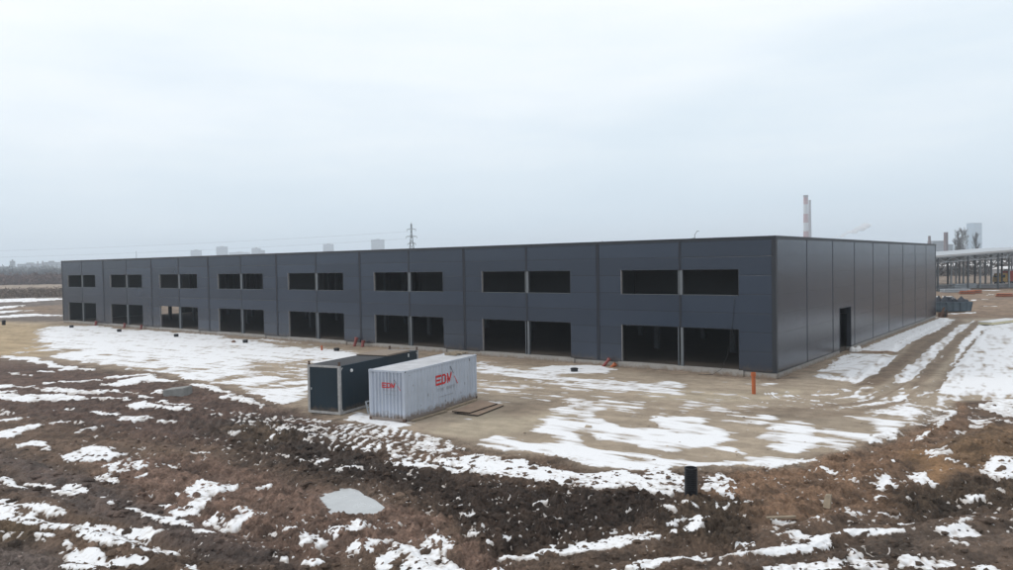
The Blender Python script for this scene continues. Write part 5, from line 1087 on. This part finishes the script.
# concrete mixer lorry
tk = tag(empty('mixer_truck', far_point(1000.0, 179), math.atan2(EX.y, EX.x)), 'concrete mixer lorry with yellow cab and red body beyond the steel columns', 'lorry')
m = MB(); m.prism([(-1.0,.75),(1.0,.75),(1.0,2.75),(-.55,2.75),(-.95,1.75)], Vector((0,1.2,0)), Vector((1,0,0)), Vector((0,0,1)), 2.4); m.build('cab', MT['yellow'], tk, bevel=.06)
MB().prism([(-.9,1.78),(-.55,2.6),(-.48,2.6),(-.83,1.78)], Vector((-.05,1.05,0)), Vector((1,0,0)), Vector((0,0,1)), 2.1).build('windscreen', MT['glassd'], tk)
for y in (-1.215, 1.205): MB().box(-.35,.45,y,y+.01,1.75,2.45).build('side_window', MT['glassd'], tk)
MB().box(-.9,8,-.5,.5,.6,.85).build('chassis', MT['galvd'], tk)
for x in (-.1, 3.2, 4.9, 6.2):
    for y in (-1.2, .85): w = MB().tube((x,y,.5), (x,y+.35,.5), .5, n=18).build('wheel', MT['tyre'], tk); MB().tube((x,y-.01,.5), (x,y+.36,.5), .22, n=12).build('rim', MT['galv'], w)
MB().box(1.15,2.3,-1.15,1.15,.86,3.3).build('red_body', MT['red'], tk)
m = MB(); m.tube((2.4,0,2.2), (4.2,0,2.5), .75, 1.25, 18, 0); m.tube((4.2,0,2.5), (5.6,0,2.75), 1.25, 1.2, 18, 0); m.tube((5.6,0,2.75), (7.4,0,3.1), 1.2, .55, 18, 0); m.build('drum', MT['red'], tk)
m = MB(); m.tube((1.7,0,3.3), (1.7,0,3.75), .75, .55, 14); m.build('water_tank', MT['white'], tk)
MB().beam((7.3,0,3.0), (8.2,0,1.6), .5, .2).build('chute', MT['red'], tk)

# ------------------------------------------------------------------ skyline
def block(px0, px1, pytop, depth, label, nm='tower_block', mt='facade', rz=.35, floors=None, dfrac=.6):
    w = (px1-px0)/767.4*depth; p = far_point((px0+px1)/2, depth); h = zof(pytop, (px0+px1)/2, depth)
    o = tag(empty(nm, p, math.atan2(EX.y, EX.x)+rz), label, 'building')
    k = w/(math.cos(rz)+dfrac*math.sin(abs(rz))); dd = k*dfrac
    MB().box(-k/2,k/2,-dd/2,dd/2,0,h).build('wall', MT[mt], o); MB().box(-k/2-.3,k/2+.3,-dd/2-.3,dd/2+.3,h,h+.8).build('roof', MT['shed'], o)
    n = floors or max(3, int(h/3.1))
    for i in range(n):
        z = h*(i+.35)/n
        MB().box(-k/2-.05,k/2+.05,-dd/2-.05,dd/2+.05,z,z+h/n*.42).build('window_row', MT['winband'], o)
    if mt == 'facade': MB().box(-k*.15,k*.15,-dd*.2,dd*.2,h+.8,h+3.2).build('lift_house', MT['shed'], o)
    return o
block(191,203,250.5,2700,'small pale tower block, leftmost of those above the warehouse roof', rz=.4)
block(217,229,247,2600,'taller pale tower block, second from left above the warehouse roof', rz=.3)
block(252.5,262,248.5,2500,'pale block with a sloping grey shoulder above the warehouse roof', rz=.2)
block(259,266,250.5,2480,'low grey block joined to the pale one above the warehouse roof', mt='shed', rz=.3)
block(323.5,335,244.5,2750,'faint pale tower block, second from right of those left of the pylon', rz=.3)
block(372,385.5,240,2550,'large faint tower block nearest to the lattice pylon', rz=.1)
block(231,250,252.6,2900,'long low pale building just showing above the warehouse roof', nm='apartment_building', rz=.1)
block(966.5,982,223.5,2300,'tall blue glass tower on the right horizon behind bare trees', nm='glass_tower', mt='facadeb', rz=.55)
block(-3,12,267,1150,'low dark building on the far left horizon', nm='factory_building', mt='shed', rz=.1, dfrac=.3)
block(11,15.5,261.5,1300,'narrow hazy tower on the far left horizon', rz=.2)
block(20,42,264.2,1500,'long hazy factory left of the pair of thin chimneys', nm='factory_building', rz=.1, dfrac=.3)
block(44,60.5,262.5,1500,'hazy factory touching the far end of the warehouse', nm='factory_building', rz=.1, dfrac=.3)
block(929,945,241.5,1000,'old hazy factory hall with stepped roof on the right horizon', nm='factory_building', mt='shed', rz=.15, dfrac=.5)
block(934,952,245,1050,'low hazy factory wing right of the old hall on the right horizon', nm='factory_building', mt='shed', rz=.15, dfrac=.4)
def spire(px, py, d, r, label, nm='thin_chimney'):
    p = far_point(px, d); h = zof(py, px, d); m = MB(); m.tube((0,0,0), (0,0,h), r*1.5, r, 10); tag(m.build(nm, MT['stack'], loc=p), label, 'chimney')
spire(38.5, 261.3, 1350, .9, 'thin hazy chimney, left one of the pair on the left horizon'); spire(43.5, 260.8, 1350, .9, 'thin hazy chimney, right one of the pair on the left horizon'); spire(47.5, 262.5, 1400, .7, 'short hazy mast right of the pair of thin chimneys', 'hazy_mast')
spire(929.5, 236, 515, .8, 'thin hazy spire at the old factory on the right horizon', 'hazy_spire')
# banded chimneys
def chimney(px, py, d, rb, rt, bands, label):
    p = far_point(px, d); h = zof(py, px, d); o = tag(empty('banded_chimney' if bands else 'concrete_chimney', p), label, 'chimney')
    zs = [0]+[h*b for b in bands]+[h] if bands else [0, h]
    for i in range(len(zs)-1):
        t0, t1 = zs[i]/h, zs[i+1]/h; m = MB(); m.tube((0,0,zs[i]), (0,0,zs[i+1]), rb+(rt-rb)*t0, rb+(rt-rb)*t1, 20, caps=(i == len(zs)-2))
        m.build('band', MT['stack'] if not bands else MT['brickr'] if (len(zs)-i) % 2 == 0 else MT['brickw'], o, smooth=False)
    if bands: MB().lathe((0,0,h-4), [(rt*1.02,0),(rt*1.12,1),(rt*1.12,4.2),(rt*.8,4.3),(rt*.7,2)], 20).build('crown_ring', MT['stack'], o)
    return o
chimney(806.3, 195.5, 1500, 5.4, 4.1, (.33, .46, .59, .72, .864), 'tall red and white banded chimney above the warehouse roof')
chimney(810.2, 200.2, 1540, 3.6, 2.2, (), 'slimmer plain chimney close behind the red and white one')
chimney(945.9, 232.3, 480, 1.35, 1.2, (), 'short dark grey stack left of the bare poplars on the right horizon')
# steam
sm = bpy.data.materials.new('steam'); sm.use_nodes = True; n_, l_ = sm.node_tree.nodes, sm.node_tree.links
n_.remove(n_['Principled BSDF']); pv = n_.new('ShaderNodeVolumePrincipled'); pv.inputs['Color'].default_value = (.95,.96,.98,1); pv.inputs['Density'].default_value = .2
l_.new(pv.outputs[0], n_['Material Output'].inputs['Volume'])
sp = MB(); rr = random.Random(4)
for i, t in enumerate(np.linspace(0, 1, 9)):
    px = 834+31*t+rr.uniform(-1,1); py = 238-11.5*t**1.1+rr.uniform(-.8,.8); d = 950; c = far_point(px, d, zof(py, px, d)); r = (1.6+3.6*t)*rr.uniform(.8,1.25)
    sp.lathe(c, [(.01,-r*.7),(r*.75,-r*.5),(r*1.25,0),(r*.75,r*.5),(.01,r*.7)], 10)
tag(sp.build('steam_plume', sm, smooth=True), 'faint white steam plume drifting right of the banded chimney', 'steam', kind='stuff')

# pylon with its wires
pd = 520; pb = far_point(412.5, pd); ph = zof(222.5, 412.5, pd)
py_ = tag(empty('power_pylon', pb, math.atan2(EX.y, EX.x)), 'lattice power pylon with three crossarms above the warehouse roof', 'pylon')
m = MB()
def hw(z): return max(.35, 3.2*(1-z/ph*1.12))
for sx in (-1,1):
    for sy in (-1,1):
        zz = np.linspace(0, ph*.97, 8)
        for a, b in zip(zz[:-1], zz[1:]): m.beam((sx*hw(a),sy*hw(a),a), (sx*hw(b),sy*hw(b),b), .26)
zz = np.linspace(0, ph*.97, 11)
for a, b in zip(zz[:-1], zz[1:]):
    for sy in (-1,1):
        m.beam((-hw(a),sy*hw(a),a), (hw(b),sy*hw(b),b), .14); m.beam((hw(a),sy*hw(a),a), (-hw(b),sy*hw(b),b), .14)
        m.beam((sy*hw(a),-hw(a),a), (sy*hw(b),hw(b),b), .14)
m.tube((0,0,ph*.95), (0,0,ph), .25, .1, 6)
m.build('lattice', MT['galvd'], py_)
ARM = [(zof(229.5,412.5,pd), 2.9), (zof(236.7,412.5,pd), 3.6), (zof(243.7,412.5,pd), 2.7)]
for z, w in ARM:
    m = MB()
    for s in (-1,1): m.beam((0,0,z+.9), (s*w,0,z), .22); m.beam((0,0,z), (s*w,0,z), .22); m.tube((s*w,0,z), (s*w,0,z-1.3), .12, n=6)
    m.build('crossarm', MT['galvd'], py_)
end = far_point(-420, 640)
for k, (z, w) in enumerate(ARM[:2]):
    for s in (-1, 1):
        a = py_.matrix_basis @ Vector((s*w,0,z-1.3)); b = end+EX*s*w+Vector((0,0,z-1.3)); m = MB(); prev = None
        for i in range(21):
            t = i/20; q = a.lerp(b, t); q.z -= 4*7.0*t*(1-t)
            if prev is not None: m.tube(prev, q, .022, n=4, caps=False)
            prev = q
        tag(m.build('power_line', MT['galvd']), '%s wire of the %s crossarm running left from the lattice pylon' % ('near' if s > 0 else 'outer', ('top', 'middle')[k]), 'wire')

# ------------------------------------------------------------------ vegetation
def twigs(m, p, d, L_, r, lev, rr, spread=.5):
    q = p+d*L_; m.tube(p, q, r, r*.5, 3, caps=False)
    if lev == 0: return
    for i in range(rr.randint(4, 5)):
        t = rr.uniform(.25, 1.0); nd = (d+Vector((rr.uniform(-1,1), rr.uniform(-1,1), rr.uniform(-.1,.7)))*spread).normalized()
        twigs(m, p.lerp(q, t), nd, L_*rr.uniform(.42,.62), r*.6, lev-1, rr, spread)
def poplar(px, pytop, d, label, seed, wide=1.0):
    rr = random.Random(seed); p = far_point(px, d); h = zof(pytop, px, d); o = tag(empty('poplar_tree', p), label, 'tree', 'bare trees on the right horizon')
    m = MB(); m.tube((0,0,0), (0,0,h*.55), .34, .18, 8); m.tube((0,0,h*.55), (0,0,h*.95), .18, .04, 6); m.build('trunk', MT['bark'], o)
    m = MB()
    for i in range(48):
        z = h*rr.uniform(.12,.90); a = rr.uniform(0, 6.28); L_ = min(h-z, h*.24)*(1-.35*z/h)*rr.uniform(.7,1.1)
        twigs(m, Vector((0,0,z)), Vector((math.cos(a)*.36*wide, math.sin(a)*.36*wide, 1)).normalized(), L_, .055, 3, rr, .34)
    m.build('crown', MT['twig'], o)
poplar(957.3, 229.5, 420, 'bare poplar, left one of the pair beside the dark stack', 1)
poplar(963.0, 228, 430, 'bare poplar, right one of the pair beside the dark stack', 2, 1.2)
poplar(975.8, 232.5, 430, 'bare poplar standing before the blue glass tower', 3)
poplar(959.8, 236, 425, 'shorter bare tree between the pair of poplars', 5, 1.2)
def scrub(name, px0, px1, d0, d1, hmin, hmax, n, m_, label, seed, size):
    """a far belt of bare bushes: thousands of small twig clumps"""
    rr = random.Random(seed); V, Fc = [], []; N = 4
    for i in range(n):
        px = rr.uniform(px0, px1); d = rr.uniform(d0, d1); c = far_point(px, d)
        hh = (hmin+(hmax-hmin)*rr.random()**1.6)*(.97+.05*math.sin(px*.13+seed)+.04*math.sin(px*.41)); 
        z = hh*rr.random()**.8
        for k in range(N):
            a = Vector((rr.gauss(0,1), rr.gauss(0,1), rr.gauss(0,1)*1.3))*size; b = len(V); cc = Vector((c.x+a.x, c.y+a.y, max(.05, z+a.z)))
            u = Vector((rr.gauss(0,1), rr.gauss(0,1), rr.gauss(0,1)+.6)).normalized()*size; w = u.orthogonal().normalized()*size*.35
            V += [cc-u-w, cc-u+w, cc+u+w*.5, cc+u-w*.5]; Fc += [(b, b+1, b+2, b+3)]
    me = MB(); me.v = [tuple(v) for v in V]; me.f = Fc; me.m = [0]*len(Fc)
    tag(me.build(name, m_), label, kind='stuff')
scrub('scrub', -140, 70, 405, 470, 2.2, 4.6, 5200, MT['scrub'], 'reddish bare scrub along the far edge of the left field', 1, .8)
scrub('woodland', -160, 72, 1000, 2300, 9.0, 14.0, 9000, MT['wood2'], 'hazy blue grey woodland behind the reddish scrub', 2, 1.6)
scrub('thicket', -160, 72, 650, 1300, 5.0, 7.6, 9000, MT['wood2'], 'hazy grey thicket between the reddish scrub and the far woodland', 7, 1.2)
scrub('weeds', -150, 70, 205, 275, .2, .8, 3200, MT['weed'], 'grey brown weeds on the left field', 3, .35)
scrub('scrub', 900, 1130, 260, 620, 1.0, 6.0, 5200, MT['twig'], 'grey brown bare scrub beyond the steel hall', 4, .8)
scrub('woodland', 880, 1150, 1000, 2200, 8, 17, 8000, MT['wood2'], 'hazy belt of trees on the right horizon', 5, 1.6)
def formwork(px, d, label, rz):
    o = tag(empty('formwork_stack', far_point(px, d), rz), label, 'formwork')
    for i in range(4): MB().box(-1.2+.06*i,1.2,-.6,.6-.05*i,.16*i,.16*i+.12).build('panel', MT['orange' if i % 2 else 'brown'], o)
formwork(966.5, 139, 'low stack of rusty orange formwork before the steel hall, left one', .4); formwork(974, 141, 'low stack of rusty orange formwork before the steel hall, right one', .9)
formwork(1004, 128, 'rusty formwork stack nearest the right edge beyond the skip', .2)
# sheds and heaps between the steel hall and the horizon
def shed(px, d, w, dp, h, label, mt='shed', rz=.2):
    o = tag(empty('low_shed', far_point(px, d), math.atan2(EX.y, EX.x)+rz), label, 'shed')
    MB().box(-w/2,w/2,-dp/2,dp/2,0,h).build('wall', MT[mt], o)
    m = MB(); m.prism([(-dp/2-.3,h),(dp/2+.3,h),(0,h+dp*.18)], Vector((-w/2-.3,0,0)), Vector((0,1,0)), Vector((0,0,1)), w+.6); m.build('roof', MT['white'], o)
    MB().box(-.8,.8,-dp/2-.03,-dp/2-.003,0,min(h*.7,2.4)).build('door', MT['galvd'], o)
shed(979, 290, 9, 6, 2.6, 'low grey shed with snowy roof seen through the steel hall'); shed(990, 340, 14, 7, 3.2, 'long low shed with snowy roof behind the steel hall', rz=-.1); shed(1006, 250, 7, 5, 2.4, 'small shed with snowy roof behind the yellow and red lorry', rz=.4); shed(950, 300, 10, 6, 3.0, 'low shed with snowy roof behind the left steel columns', rz=0)

# ------------------------------------------------------------------ winter haze
hz = MB(); hz.box(-3600, 3600, -3600, 3600, -2.0, 112.0)
hm = bpy.data.materials.new('haze'); hm.use_nodes = True; n_, l_ = hm.node_tree.nodes, hm.node_tree.links
n_.remove(n_['Principled BSDF']); pv = n_.new('ShaderNodeVolumePrincipled'); pv.inputs['Color'].default_value = (.82,.91,1.0,1); pv.inputs['Density'].default_value = .00041; pv.inputs['Anisotropy'].default_value = .2
l_.new(pv.outputs[0], n_['Material Output'].inputs['Volume'])
tag(hz.build('haze', hm, loc=(0, 0, 0)), 'thin winter haze over the whole site', kind='stuff')
